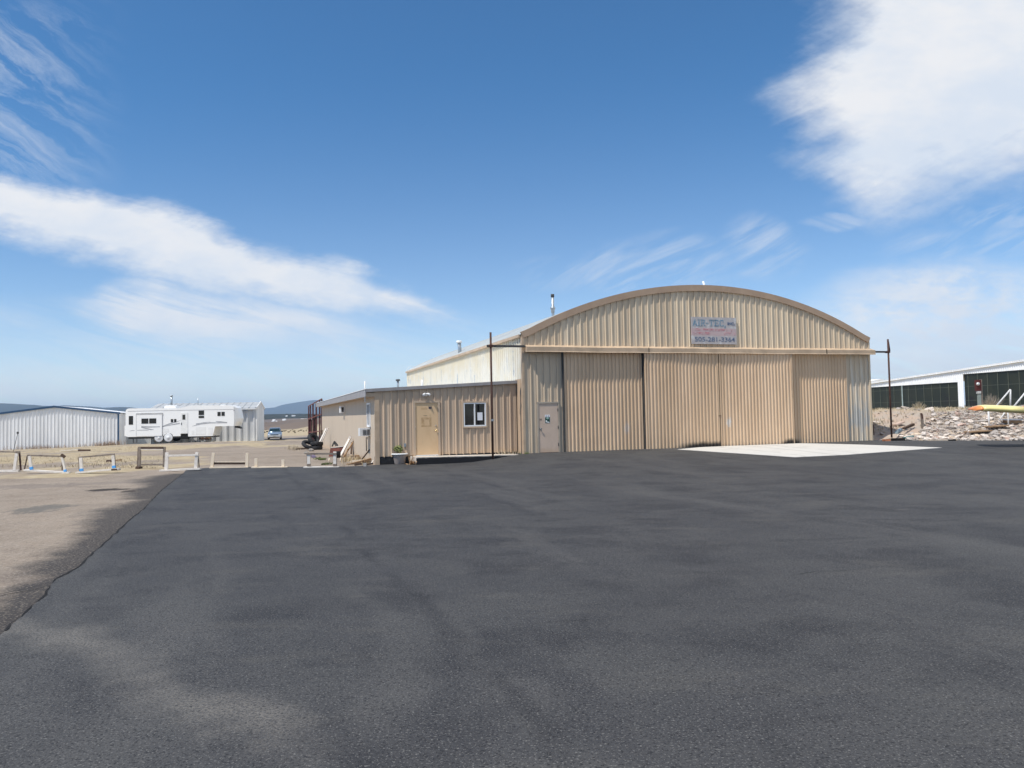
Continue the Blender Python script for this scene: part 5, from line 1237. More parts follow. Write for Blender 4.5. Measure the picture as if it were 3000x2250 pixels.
swoosh([(790, 484), (900, 462), (1015, 440)], [(790, 492), (900, 472), (1015, 458)])
swoosh([(1180, 488), (1300, 455), (1420, 444), (1640, 448)], [(1180, 492), (1300, 470), (1420, 458), (1645, 460)])
swoosh([(1230, 456), (1330, 442), (1420, 436)], [(1230, 470), (1330, 448), (1420, 440)])
swoosh([(1490, 430), (1560, 432), (1650, 446)], [(1500, 438), (1550, 444), (1640, 456)])
b = MB(); b.prism([(rx(x), rzv(y)) for x, y in ((770, 250), (775, 218), (800, 209), (890, 209), (918, 222), (935, 252))], lambda p, t: (p[0], t, p[1]), 0.75, 1.7); b.build('roof_air_conditioner', white_p, rv)
b = MB(); b.prism([(rx(x), rzv(y)) for x, y in ((1500, 226), (1515, 215), (1570, 215), (1585, 228))], lambda p, t: (p[0], t, p[1]), 1.0, 1.5); b.build('roof_vent', white_p, rv)
b = MB(); b.prism([(rx(x), rzv(y)) for x, y in ((1705, 500), (1765, 500), (1803, 532), (1790, 537), (1710, 520))], lambda p, t: (p[0], t, p[1]), 1.0, 1.45); b.build('hitch', fr, rv)
b = MB(); b.lathe([(0.0, -0.03), (0.06, -0.025), (0.075, -0.002)], 14, (rx(1737), 0, rzv(294)), 'y'); b.build('marker_light', tg, rv)
rim_m = mat('wheel_cover_white', (0.70, 0.71, 0.72), 0.4, 0.06)
tyr_m = mat('tyre_rubber', (0.02, 0.02, 0.021), 0.8, 0.2)
for cx in (737, 862):
    for y_ in (0.02, 2.2):
        c = MB(); r = 56 * KX; c.lathe([(0.0, 0.0), (r * 0.9, 0.0), (r, 0.04), (r, 0.2), (r * 0.9, 0.24), (0, 0.24)], 24, (rx(cx), y_, r), 'y'); wl = c.build('wheel', tyr_m, rv)
        if y_ < 1:
            c = MB(); c.lathe([(0.0, -0.05), (r * 0.3, -0.035), (r * 0.34, -0.01), (r * 0.8, -0.02), (r * 0.97, -0.012), (r * 0.99, 0.03)], 24, (rx(cx), y_, r), 'y'); c.build('wheel_cover', rim_m, wl)
for x_ in (385, 432, 1475):
    b = MB(); b.tube([(rx(x_), 0.3, -0.02), (rx(x_), 0.3, rzv(612))], 0.035, 8); b.build('stabiliser_leg', dkgrey, rv)

# flatbed trailer parked beyond it
ft = thing('flatbed_trailer', 'rusty flatbed trailer with white wheel rims parked behind the caravan', 'trailer', (rv.location.x, YRV + 4.2, at_y(560, 1295.5, YRV + 4.2).z), 0)
K2 = 0.226 * (YRV + 4.2) / FPX; fx0 = at_y(366, 1296, YRV + 4.2).x - rv.location.x
tx = lambda c: fx0 + (c - 292) * K2 + 0.0
tz = lambda c: (692 - c) * K2
b = MB(); b.box(tx(880), tx(1400), 0, 2.0, tz(648), tz(626)); b.build('deck', wood_b, ft)
b = MB(); b.box(tx(1130), tx(1370), -0.05, 0.1, tz(660), tz(640)); b.build('fender', rust, ft)
for cx in (1140, 1255, 1300):
    c = MB(); r = 42 * K2; c.lathe([(0.0, 0.0), (r * 0.9, 0.0), (r, 0.04), (r, 0.18), (r * 0.9, 0.2), (0, 0.2)], 22, (tx(cx), 0.05, r), 'y'); wl = c.build('wheel', tyr_m, ft)
    if cx != 1300:
        c = MB(); c.lathe([(0.0, -0.03), (r * 0.55, -0.02), (r * 0.6, 0.0)], 20, (tx(cx), 0.04, r), 'y'); c.build('rim', rim_m, wl)
b = MB(); b.bar((tx(1400), 0.3, tz(640)), (tx(1712), 1.0, tz(636)), 0.1, 0.13); b.bar((tx(1400), 1.8, tz(640)), (tx(1700), 1.05, tz(636)), 0.1, 0.13); b.build('tongue', fr, ft)
b = MB(); b.box(tx(1622), tx(1652), 0.85, 1.2, tz(632), tz(606)); b.build('tool_box', dkgrey, ft)
b = MB(); b.tube([(tx(1692), 1.0, tz(692)), (tx(1692), 1.0, tz(588))], 0.05, 8); b.tube([(tx(1692), 1.0, 0.0), (tx(1692), 1.0, 0.05)], 0.11, 10); b.build('jack_stand', fr, ft)

# ------------------------------------------------------------------ the silver-blue car
YC = 96.0
cp = at_y(804, 1288, YC)
car = thing('parked_car', 'silver blue car parked nose on beside the white shed', 'car', (cp.x, YC, cp.z), math.radians(16))
paint = mat('silver_blue_paint', (0.24, 0.31, 0.40), 0.25, 0.05, spec=0.6, metal=0.35)
def sect(y, zs, ws):
    n = len(zs); return [(-w, y, z) for z, w in zip(zs, ws)] + [(w, y, z) for z, w in zip(zs[::-1], ws[::-1])]
secs = [(0.0, (0.28, 0.45, 0.62, 0.68), (0.70, 0.76, 0.72, 0.62)), (0.12, (0.24, 0.45, 0.70, 0.76), (0.78, 0.83, 0.78, 0.68)), (0.9, (0.22, 0.5, 0.84, 0.93), (0.83, 0.87, 0.82, 0.72)), (1.15, (0.22, 0.5, 0.88, 0.97), (0.84, 0.88, 0.83, 0.74)), (3.9, (0.22, 0.5, 0.9, 0.98), (0.84, 0.88, 0.84, 0.76)), (4.4, (0.3, 0.5, 0.9, 0.96), (0.8, 0.84, 0.82, 0.74))]
b = MB(); rows = [sect(*s_) for s_ in secs]; b.grid(rows, True); b.quad(*rows[0]); b.quad(*rows[-1]); b.build('body', paint, car)
b = MB(); rows = [sect(1.05, (0.9, 0.95), (0.78, 0.74)), sect(1.75, (0.9, 1.42), (0.80, 0.60)), sect(2.1, (0.9, 1.50), (0.80, 0.60)), sect(3.9, (0.9, 1.49), (0.80, 0.58)), sect(4.3, (0.9, 1.1), (0.78, 0.68))]; b.grid(rows, True); b.quad(*rows[0]); b.quad(*rows[-1]); b.build('cabin', paint, car)
ws_m = glass('car_glass', (0.015, 0.03, 0.035), 0.05)
b = MB(); b.quad((-0.70, 1.10, 0.99), (0.70, 1.10, 0.99), (0.57, 1.715, 1.41), (-0.57, 1.715, 1.41)); b.quad((-0.70, 1.12, 0.98), (0.70, 1.12, 0.98), (0.57, 1.73, 1.40), (-0.57, 1.73, 1.40)); b.build('windscreen', ws_m, car)
for s_ in (-1, 1):
    b = MB(); b.quad((s_ * 0.80, 1.5, 0.98), (s_ * 0.80, 3.9, 0.98), (s_ * 0.625, 3.8, 1.40), (s_ * 0.63, 2.0, 1.40)); b.quad((s_ * 0.79, 1.5, 0.97), (s_ * 0.79, 3.9, 0.97), (s_ * 0.615, 3.8, 1.39), (s_ * 0.62, 2.0, 1.39)); b.build('side_window', ws_m, car)
    b = MB(); b.box(s_ * 0.93 - 0.11, s_ * 0.93 + 0.11, 1.25, 1.4, 0.96, 1.1); b.build('wing_mirror', fr, car)
    b = MB(); b.box(s_ * 0.60 - 0.15, s_ * 0.60 + 0.15, -0.015, 0.06, 0.55, 0.67); b.build('headlight', mat('lamp_glass', (0.6, 0.63, 0.66), 0.15, 0.05, spec=0.7), car)
    for y_ in (0.75, 3.5):
        b = MB(); b.lathe([(0.0, -0.1), (0.26, -0.1), (0.31, -0.07), (0.31, 0.07), (0.26, 0.1), (0.0, 0.1)], 20, (s_ * 0.75, y_, 0.31), 'x'); b.build('wheel', tyr_m, car)
bx(-0.5, 0.5, -0.02, 0.05, 0.58, 0.65).build('grille', dark, car)
bx(-0.72, 0.72, -0.06, 0.08, 0.38, 0.54).build('bumper', mat('bumper_silver', (0.6, 0.62, 0.65), 0.3, 0.04, spec=0.6), car)
bx(-0.6, 0.6, -0.03, 0.05, 0.24, 0.36).build('air_intake', dark, car)
bx(-0.16, 0.16, -0.08, -0.061, 0.40, 0.50).build('number_plate', mat('plate_grey', (0.45, 0.45, 0.42), 0.5), car)

# ------------------------------------------------------------------ far field: shrubs and the town
random.seed(77)
shrub_m = mat('desert_shrub', (0.11, 0.09, 0.055), 0.95, 0.4, 2.0, spec=0.05)
protos = []
for k in range(3):
    c = MB()
    for _ in range(7): leaf_clump(c, (random.gauss(0, 0.5), random.gauss(0, 0.4), 0.5 + random.uniform(-0.1, 0.3)), 0.5, 60, 0.12, 0.75)
    protos.append(c)
used = [None] * 3
for i, (px, py, s) in enumerate(((779, 1259, 0.8), (775, 1267, 1.3), (769, 1265, 0.9), (826, 1264, 0.9), (834, 1263, 1.1), (851, 1262, 0.8), (857, 1259, 0.7), (868, 1252.5, 1.3), (846, 1266, 1.0), (838, 1261, 0.9), (875, 1263, 0.9), (882, 1261, 1.1), (862, 1264, 1.2), (890, 1263, 0.9), (897, 1262, 0.8), (900, 1257, 0.8), (812, 1262, 0.7), (864, 1268, 0.8), (772, 1252, 1.1))):
    k = i % 3
    if used[k] is None: o = protos[k].build('shrub', shrub_m); used[k] = o
    else: o = used[k].copy(); COL.objects.link(o)
    o.location = gp(px, py + 1.5, 900); s *= 0.42; o.scale = (s, s, s * 0.9); o.rotation_euler = (0, 0, random.uniform(0, 6.28))
    tag(o, 'dark low shrub in the yellow field beyond the road', 'shrub', 'dark shrubs in the far field')
hm = [mat('far_house_white', (0.75, 0.74, 0.72), 0.7), mat('far_house_tan', (0.5, 0.38, 0.30), 0.8), mat('far_house_pink', (0.55, 0.42, 0.38), 0.8)]
roofs = [mat('far_roof_white', (0.85, 0.85, 0.86), 0.5), mat('far_roof_grey', (0.4, 0.38, 0.37), 0.7)]
hp = []
def house_mesh(m_, r_, L, W, Hh, R):
    b = MB()
    b.box(-L / 2, L / 2, -W / 2, W / 2, -4, Hh); o = b.build('far_house', m_)
    b = MB(); b.prism([(-W / 2 - 0.6, Hh), (0, Hh + R), (W / 2 + 0.6, Hh)], lambda p, t: (t, p[0], p[1]), -L / 2 - 0.6, L / 2 + 0.6); r = b.build('roof', r_, o)
    return o
kinds = [(hm[0], roofs[0], 16, 9, 3, 2.2), (hm[1], roofs[0], 14, 9, 3, 2.0), (hm[2], roofs[1], 12, 9, 3.2, 2.2), (hm[0], roofs[0], 30, 12, 4, 1.8)]
first = {}
for i, (px, py, k, D, s) in enumerate(((803, 1229.5, 0, 1500, 0.8), (833, 1229, 0, 1500, 1.0), (890, 1228, 3, 1500, 0.9), (766, 1230, 0, 1500, 0.6), (801, 1234, 0, 1300, 0.8), (808, 1234, 0, 1320, 0.7), (840, 1217.5, 0, 1900, 0.7), (860, 1217, 3, 1900, 0.7), (785, 1245, 3, 1150, 0.75), (796, 1243, 1, 1180, 0.8), (806, 1241, 2, 1230, 1.0), (816, 1240, 1, 1250, 1.0), (826, 1240.5, 2, 1240, 0.9), (833, 1240, 0, 1230, 0.7), (840, 1240, 0, 1230, 0.8), (848, 1240.5, 2, 1200, 0.9), (864, 1238, 1, 1260, 1.0), (869, 1241.5, 0, 1180, 0.8), (879, 1236, 0, 1280, 0.7), (880, 1241.5, 3, 1160, 0.8), (892, 1241.5, 3, 1150, 0.9), (898, 1238, 1, 1220, 0.9), (822, 1237, 2, 1290, 1.0), (853, 1243, 1, 1150, 0.7), (932, 1231, 1, 1400, 0.9), (934, 1243, 2, 1150, 0.9))):
    if k in first: o = copy_tree(first[k])
    else: o = house_mesh(*kinds[k]); first[k] = o
    o.location = at_y(px, py + 1.5, D); s *= 0.42; o.scale = (s, s, s); o.rotation_euler = (0, 0, random.uniform(-0.5, 0.5))
    tag(o, ('tiny white house' if k in (0,) else 'tiny long white building' if k == 3 else 'tiny tan house' if k == 1 else 'tiny pinkish house') + ' in the far town at the foot of the wooded hill', 'house', 'houses of the far town')

# ------------------------------------------------------------------ white hangar row at the right
YA, YB2 = 104.0, 78.0
A0 = at_y(2549, 1209, YA); B0 = at_y(3000, 1200, YB2)
dirv = Vector((B0.x - A0.x, B0.y - A0.y, 0)); Lw = dirv.length; dirv.normalize()
wh = thing('hangar', 'long white metal hangar with dark green door panels above the rubble bank', 'hangar', (A0.x, A0.y, 0), math.atan2(dirv.y, dirv.x))
wo = Vector(wh.location); nv = Vector((dirv.y, -dirv.x, 0))       # local -Y
def wl(px, py):
    """point of the wall plane under a pixel, in the hangar's own x and z"""
    d = ray(px, py); o = Vector((0, 0, EYE)); t = (wo - o).dot(nv) / d.dot(nv); p = o + d * t
    return (p - wo).dot(dirv), p.z
x0_, zt0 = wl(2549, 1137); x1_, zt1 = wl(2806, 1117); x2_, zt2 = wl(2822, 1097); x3_, zt3 = wl(3000, 1082)
xe0, ze0 = wl(2549, 1127); xe1, ze1 = wl(3000, 1062)
sl = (ze1 - ze0) / (xe1 - xe0)
X0, X1 = -14.0, xe1 + 12
ez = lambda x: ze0 + sl * (x - xe0)
zl, zr2 = (zt0 + zt1) / 2, (zt2 + zt3) / 2
gfl = 0.6
wm = mat('bright_white_sheet', (0.90, 0.90, 0.90), 0.5, 0.04, 0.6)
b = MB()
b.ribs(X0, X1, 0.0, lambda x: ez(x) + 0.27, lambda s, o, z: (s, -o, z), [(0, 0), (0.15, 0.0), (0.17, 0.03), (0.28, 0.03)], 0.3, holes=[(X0 + 1.2, x1_, -0.0, zl), (x2_, X1 - 0.3, -0.0, zr2)])
b.build('wall', wm, wh)
b = MB(); b.ribs(X0, X1, lambda x: ez(x) + 0.10, lambda x: ez(x) + 0.30, lambda s, o, z: (s, -0.20 - o, z), [(0, 0), (0.15, 0.0), (0.17, 0.04), (0.28, 0.04)], 0.3); b.build('eave_trim', wm, wh)
b = MB(); b.prism([(X0, ez(X0) + 0.26), (X1, ez(X1) + 0.26), (X1, ez(X1) + 0.305), (X0, ez(X0) + 0.305)], lambda p, t: (p[0], t, p[1]), -0.23, 14); b.build('roof', wm, wh)
b = MB(); b.box(X0, X0 + 0.1, 0, 14, 0, ez(X0) + 0.2); b.box(X1 - 0.1, X1, 0, 14, 0, ez(X1) + 0.2); b.build('side_wall', wm, wh)
dg_m = layered('dark_green_panel', (0.020, 0.026, 0.022), [((0.032, 0.036, 0.026), vn(0.6, 1, 0.3, 0.9, 0.4, 0.65, 0.8)), ((0.015, 0.014, 0.02), vn(0.5, 1, 0.5, 0.6, 0.5, 0.7, 0.8, 5))], 0.35, 0.25)
gl_m = mat('door_frame_line', (0.085, 0.095, 0.075), 0.5, 0.15)
def bigdoor(xa, xb, z1_, step):
    o = bx(xa, xb, 0.12, 0.16, 0.0, z1_).build('hangar_door', dg_m, wh)
    c = MB(); x = xa + step * 0.4
    while x < xb: c.box(x - 0.04, x + 0.04, 0.085, 0.118, 0.0, z1_); x += step
    for z in (2.4, 4.0): c.box(xa, xb, 0.095, 0.119, z - 0.025, z + 0.025)
    c.build('door_rib', gl_m, o)
    return o
bigdoor(X0 + 1.2, x1_, zl, 1.45); bigdoor(x2_, X1 - 0.3, zr2, 1.45)
xp, _ = wl(2642, 1150)
bx(xp - 0.07, xp + 0.07, 0.02, 0.084, 0, zl).build('door_post', mat('pale_green_post', (0.38, 0.46, 0.45), 0.5), wh)
# a second roof beyond it
q = at_y(2575, 1112, 135); o = thing('hangar', 'low white roof showing just behind the right corner of the arched hangar', 'hangar', (q.x, q.y, 0), YAW)
b = MB(); b.prism([(-8, 5.2), (0, 6.6), (8, 5.2), (8, 5.4), (0, 6.85), (-8, 5.4)], lambda p, t: (p[0], t, p[1]), -0.3, 12); b.build('roof', wm, o)
b = MB(); b.prism([(-7.8, 0), (7.8, 0), (7.8, 5.2), (0, 6.6), (-7.8, 5.2)], lambda p, t: (p[0], t, p[1]), 0, 11.5); b.build('wall', wm, o)

# ------------------------------------------------------------------ the rubble bank
random.seed(99)
rock_ms = [mat('pale_rock', (0.58, 0.505, 0.44), 0.9, 0.25, 3.0, rnd=0.35), mat('tan_rock', (0.50, 0.405, 0.31), 0.9, 0.25, 3.0, rnd=0.3), mat('grey_rock', (0.48, 0.43, 0.39), 0.9, 0.25, 3.0, rnd=0.3), mat('rosy_rock', (0.44, 0.32, 0.265), 0.9, 0.25, 3.0, rnd=0.3)]
def rock_bm(seed):
    c = bmesh.new(); bmesh.ops.create_icosphere(c, subdivisions=1 if seed > 11 else 2, radius=1.0)
    for v in c.verts:
        n = v.co.copy()
        v.co *= 1 + 0.45 * noise.noise(n * 1.3 + Vector((seed * 3.1, 0, 0))) + 0.2 * noise.noise(n * 3.1 + Vector((0, seed, 0)))
    for ax in range(5):                                      # broken flat faces
        d = Vector((random.uniform(-1, 1), random.uniform(-1, 1), random.uniform(-1, 1))).normalized(); L = random.uniform(0.55, 0.75)
        for v in c.verts:
            h = v.co.dot(d)
            if h > L: v.co -= d * (h - L)
    for v in c.verts: v.co.z *= 0.52; v.co.y *= 0.8
    return c
rock_me = []
for k in range(12):
    c = rock_bm(k); me = bpy.data.meshes.new('rock'); c.to_mesh(me); c.free(); me.materials.append(rock_ms[(0, 0, 0, 1, 2, 0, 1, 2, 0, 3, 0, 2)[k]]); rock_me.append(me)
small_me = []
for k in range(12):
    c = rock_bm(k + 12); me = bpy.data.meshes.new('rock'); c.to_mesh(me); c.free(); me.materials.append(rock_ms[(0, 0, 0, 1, 2, 0, 1, 2, 0, 3, 0, 2)[k]]); small_me.append(me)
def seen_at(p):
    q = p - Vector((0, 0, EYE)); z = q.dot(_F); return 1500 + FPX * q.dot(_R) / z, 1125 - FPX * q.dot(_U) / z
spots = []
tries = 0
while len(spots) < 10500 and tries < 200000:
    tries += 1
    u = random.uniform(18.0, 32); s = random.uniform(-0.35, 7.6)
    v = s + float(np.interp(u, BANK_U, BANK_V))
    p = H(u, v); z = G(p.x, p.y); n = noise.noise((p.x * 0.5, p.y * 0.5, 0)) + 0.5 * noise.noise((p.x * 1.6, p.y * 1.6, 3))
    p.z = z; px, py = seen_at(p)
    lim = float(np.interp(py, [1198, 1206, 1216, 1240, 1262, 1276, 1292], [2870, 2800, 2725, 2712, 2690, 2650, 2640])) + 40 * noise.noise((u, v * 0.7, 3))
    if px < lim and random.random() < 0.96: continue
    sz = min(0.2, 0.043 * math.exp(random.gauss(0.35, 0.52)))
    d = (p - Vector((0, 0, 0))).length
    spots.append((sz / d, sz, p.x, p.y, z + (0.10 * n * ss(1, 3, s) if s > 1 else 0)))
spots.sort(reverse=True)
for i, (_, sz, x, y, z) in enumerate(spots[:300]):
    o = bpy.data.objects.new('rock', random.choice(rock_me)); COL.objects.link(o)
    o.location = (x, y, z + sz * 0.2); o.scale = (sz * random.uniform(0.8, 1.4), sz * random.uniform(0.8, 1.2), sz * random.uniform(0.6, 1.2)); o.rotation_euler = (random.gauss(0.15, 0.3), random.gauss(0, 0.3), random.uniform(0, 6.28))
    tag(o, 'pale broken rock lying on the rubble bank right of the arched hangar', 'rock', 'rocks on the rubble bank')
vv, ff, mi = [], [], []
for (_, sz, x, y, z) in spots[300:]:
    me = random.choice(small_me); n0 = len(vv)
    M_ = Matrix.Translation((x, y, z + sz * 0.2)) @ Matrix.Rotation(random.uniform(0, 6.28), 4, 'Z') @ Matrix.Rotation(random.gauss(0.1, 0.3), 4, 'X') @ Matrix.Diagonal((sz * random.uniform(0.8, 1.4), sz, sz * random.uniform(0.6, 1.2), 1))
    vv += [tuple(M_ @ q.co) for q in me.vertices]; ff += [tuple(n0 + a for a in f.vertices) for f in me.polygons]
    mi += [rock_ms.index(me.materials[0])] * len(me.polygons)
me = bpy.data.meshes.new('rubble'); me.from_pydata(vv, [], ff)
for m_ in rock_ms: me.materials.append(m_)
me.polygons.foreach_set('material_index', mi)
o = bpy.data.objects.new('rubble', me); COL.objects.link(o); tag(o, 'loose small rubble filling the bank right of the arched hangar', 'rubble', kind='stuff')
def slope():
    u = random.uniform(17.75, 20.6); s_ = random.uniform(2.2, 7.8)
    if s_ < 2.2 + (noise.noise((u * 2, s_ * 1.2, 0)) + 0.3) * 3: return None
    p = H(u, s_ + float(np.interp(u, BANK_U, BANK_V))); p.z = G(p.x, p.y); return p
blades(slope, 2600, 0.11, 1.2, straw2, 'dry_grass', 'thin dry grass on the dirt slope right of the arched hangar', 'grass', wd=0.012)
# grass along the crest, and the dead bushes
def crest():
    u = random.uniform(17.4, 33); s = random.gauss(7.6, 1.0)
    if random.random() < 0.3: s = random.uniform(3.5, 8)
    v = s + float(np.interp(u, BANK_U, BANK_V)); p = H(u, v); p.z = G(p.x, p.y); return p
blades(crest, 3600, 0.16, 0.9, straw2, 'dry_grass', 'dry grass along the top of the rubble bank', 'grass', wd=0.012)
for px, py, r, lab in ((2692, 1203, 0.34, 'feathery dead bush on the bank in front of the dark green hangar doors'), (2905, 1196, 0.55, 'grey tumbleweed behind the yellow wing')):
    q = gp(px, py, 60) if py < 1200 else gp(px, py + 3, 60)
    q = at_y(px, py, 44.0); q.z = min(q.z, G(q.x, q.y) + 0.1)
    c = MB()
    for _ in range(170):
        a = random.uniform(0, 6.28); e = random.uniform(0.3, 1.5); L = r * random.uniform(1.0, 2.1)
        p2 = q + Vector((math.cos(a) * math.cos(e), math.sin(a) * math.cos(e), math.sin(e))) * L * 0.8
        c.bar(q + Vector((random.gauss(0, r * 0.2), 0, 0)), p2, 0.012, 0.008, taper=0.4)
    tag(c.build('dead_bush', straw2 if py > 1200 else mat('grey_weed', (0.36, 0.31, 0.25), 0.9, 0.3)), lab, 'bush')
# odds and ends along the bank
def upright(name, m_, px, yt, yb, wpx, label, cat, depth=0.08, top=None):
    g = gp(px, yb); P = at_y(px + (wpx * 0.0), yb, g.y); Q = at_y(px - 4 if name == 'wooden_stake' else px, yt, g.y)
    c = MB(); c.bar(P - Vector((0, 0, 0.1)), Q, wpx * px_m(g.y), depth); o = c.build(name, m_)
    if top:
        c = MB(); c.bar(Q + (P - Q) * 0.3, Q + Vector((-0.02, 0, 0.06)), wpx * px_m(g.y) * 0.7, depth * 1.1); c.build('rusty_cap', rust, o)
    return tag(o, label, cat)
upright('wooden_stake', wood_g, 2704, 1214, 1256, 6.5, 'leaning grey wooden stake with a rusty top in the rubble bank', 'stake', top=True)
q = gp(2597, 1293); o = brs(((-0.17, 0, 0.05), (0.17, 0, 0.05), 0.12, 0.1)).build('brick', mat('orange_brick', (0.40, 0.16, 0.08), 0.9, 0.3, 6)); o.location = q; tag(o, 'orange brick at the asphalt edge right of the hangar', 'brick')
q = gp(2632, 1292); o = brs(((-0.3, 0, 0.07), (0.3, 0.04, 0.07), 0.15, 0.13)).build('black_timber', mat('black_timber', (0.015, 0.013, 0.013), 0.9, 0.3)); o.location = q; tag(o, 'short black timber lying at the asphalt edge right of the hangar', 'timber')
q = gp(2662, 1287); o = brs(((-0.25, 0, 0.06), (0.25, 0.02, 0.14), 0.09, 0.09)).build('teal_pipe', mat('teal_plastic', (0.10, 0.24, 0.24), 0.5, 0.2)); o.location = q; tag(o, 'piece of teal pipe lying at the foot of the rubble bank', 'pipe')
q = gp(2790, 1292); o = brs(((-0.14, 0, 0.03), (0.14, 0.04, 0.04), 0.16, 0.07)).build('rubber_scrap', mat('rubber_scrap', (0.012, 0.012, 0.012), 0.9, 0.2)); o.location = q; tag(o, 'black rubber scrap at the foot of the rubble bank', 'scrap')
q = gp(2752, 1292); o = brs(((-0.45, 0, 0.04), (0.42, 0.04, 0.04), 0.2, 0.06)).build('pale_slab', mat('pale_slab', (0.50, 0.42, 0.34), 0.9, 0.15)); o.location = q; tag(o, 'long pale stone slab at the foot of the rubble bank', 'slab')
q = gp(2633, 1246); o = brs(((-0.22, 0, 0.02), (0.25, 0.1, 0.17), 0.35, 0.07)).build('pale_slab', mat('rosy_slab', (0.50, 0.38, 0.31), 0.9, 0.15)); o.location = q; tag(o, 'tilted pinkish slab on the dirt behind the right pipe post', 'slab')
p, q = gp(2648, 1259), gp(2676, 1246); o = brs((p + Vector((0, 0, 0.06)), q + Vector((0, 0, 0.06)), 0.14, 0.1)).build('dark_timber', wood_d); tag(o, 'dark timber lying up the dirt slope behind the right pipe post', 'timber')
p, q = gp(2625, 1272), gp(2640, 1262); o = brs((p + Vector((0, 0, 0.05)), q + Vector((0, 0, 0.08)), 0.14, 0.1), (p + Vector((0.05, 0, 0.02)), p + Vector((0.1, 0, 0.22)), 0.05)).build('blue_grey_scrap', mat('blue_grey_plastic', (0.25, 0.32, 0.36), 0.6, 0.2)); tag(o, 'bluish scrap behind the right pipe post', 'scrap')
q = gp(2870, 1272); o = brs(((-0.6, 0, 0.12), (0.5, 0.1, 0.16), 0.5, 0.05)).build('rotten_board', wood_b); o.location = q; tag(o, 'brown board lying low on the rubble under the yellow wing', 'board')
q = gp(2920, 1258); o = brs(((-0.45, 0, 0.14), (0.5, 0.1, 0.18), 0.5, 0.06)).build('rotten_board', wood_b); o.location = q; tag(o, 'brown board lying on the rubble beside the white pipe posts', 'board')
q = gp(2560, 1275); c = MB(); c.bar(q, at_y(2558, 1245, q.y), 0.05); tag(c.build('steel_stake', rust), 'short rusty stake close to the right wall of the arched hangar', 'stake')
# meter pedestal
YM = 42.0
bz = at_y(2866, 1192, YM); mt = thing('meter_box', 'dark red electric meter box on a grey post above the rubble bank', 'meter box', (bz.x, YM, G(bz.x, YM)))
zb_ = mt.location.z
A_, B_ = at_y(2857.5, 1113, YM), at_y(2873, 1145, YM)
b = MB(); b.box(A_.x - bz.x, B_.x - bz.x, -0.08, 0.1, B_.z - zb_, A_.z - zb_); b.build('box', mat('oxblood_paint', (0.085, 0.02, 0.018), 0.5, 0.2), mt)
b = MB(); b.lathe([(0.0, -0.10), (0.06, -0.09), (0.085, -0.05), (0.09, 0.0)], 18, (A_.x - bz.x + 0.075, -0.081, at_y(2861, 1125, YM).z - zb_), 'y'); b.build('meter_dial', mat('meter_glass', (0.55, 0.55, 0.56), 0.15, 0.05, spec=0.7), mt)
b = MB(); b.box(A_.x - bz.x + 0.04, B_.x - bz.x - 0.02, -0.07, 0.05, at_y(2866, 1153, YM).z - zb_, B_.z - zb_ - 0.01); b.build('label_plate', mat('label_grey', (0.5, 0.5, 0.48), 0.5), mt)
b = MB(); b.box(at_y(2864, 1150, YM).x - bz.x, at_y(2872.5, 1150, YM).x - bz.x, -0.04, 0.06, -0.3, at_y(2866, 1154, YM).z - zb_); b.build('post', mat('grey_green_steel', (0.26, 0.30, 0.28), 0.5, 0.1), mt)
b = MB(); b.box(B_.x - bz.x + 0.003, B_.x - bz.x + 0.09, -0.02, 0.09, -0.3, A_.z - zb_ + 0.02); b.build('back_post', wood_g, mt)

# white pipe frame behind the wing
YP = 37.5
bp_ = gp(2897, 1258); YP = bp_.y
pf = thing('pipe_frame', 'white pipe frame with slanting struts behind the yellow wing', 'frame', bp_)
def pk(px, py, dy=0.0): return at_y(px, py, YP + dy) - bp_
wp_m = mat('chipped_white_pipe', (0.66, 0.65, 0.64), 0.5, 0.15, 7.0)
b = MB(); b.tube([pk(2899, 1258) - Vector((0, 0, 0.1)), pk(2895, 1196)], 0.042, 10); b.build('post', wp_m, pf)
b = MB(); b.tube([pk(2955, 1255) - Vector((0, 0, 0.1)), pk(2952, 1196)], 0.03, 10); b.build('post', wp_m, pf)
b = MB(); b.bar(pk(2890, 1198), pk(3040, 1194), 0.1, 0.07); b.build('top_rail', wp_m, pf)
for a_, b_, r in (((2915, 1194), (2960, 1141), 0.036), ((2960, 1141), (2960.5, 1195), 0.036), ((2966, 1196), (3012, 1140), 0.04), ((3012, 1140), (3014, 1195), 0.036), ((2928, 1232), (2945, 1206), 0.03)):
    b = MB(); b.tube([pk(*a_), pk(*b_)], r, 10); b.build('strut', wp_m, pf)
b = MB(); b.bar(pk(2935, 1229, 0.4), pk(2992, 1229, 0.4), 0.3, 0.07); b.build('lower_plank', wp_m, pf)
b = MB(); b.bar(pk(2943, 1236, 0.42), pk(2988, 1236, 0.42), 0.28, 0.16); b.build('lower_board', wood_b, pf)

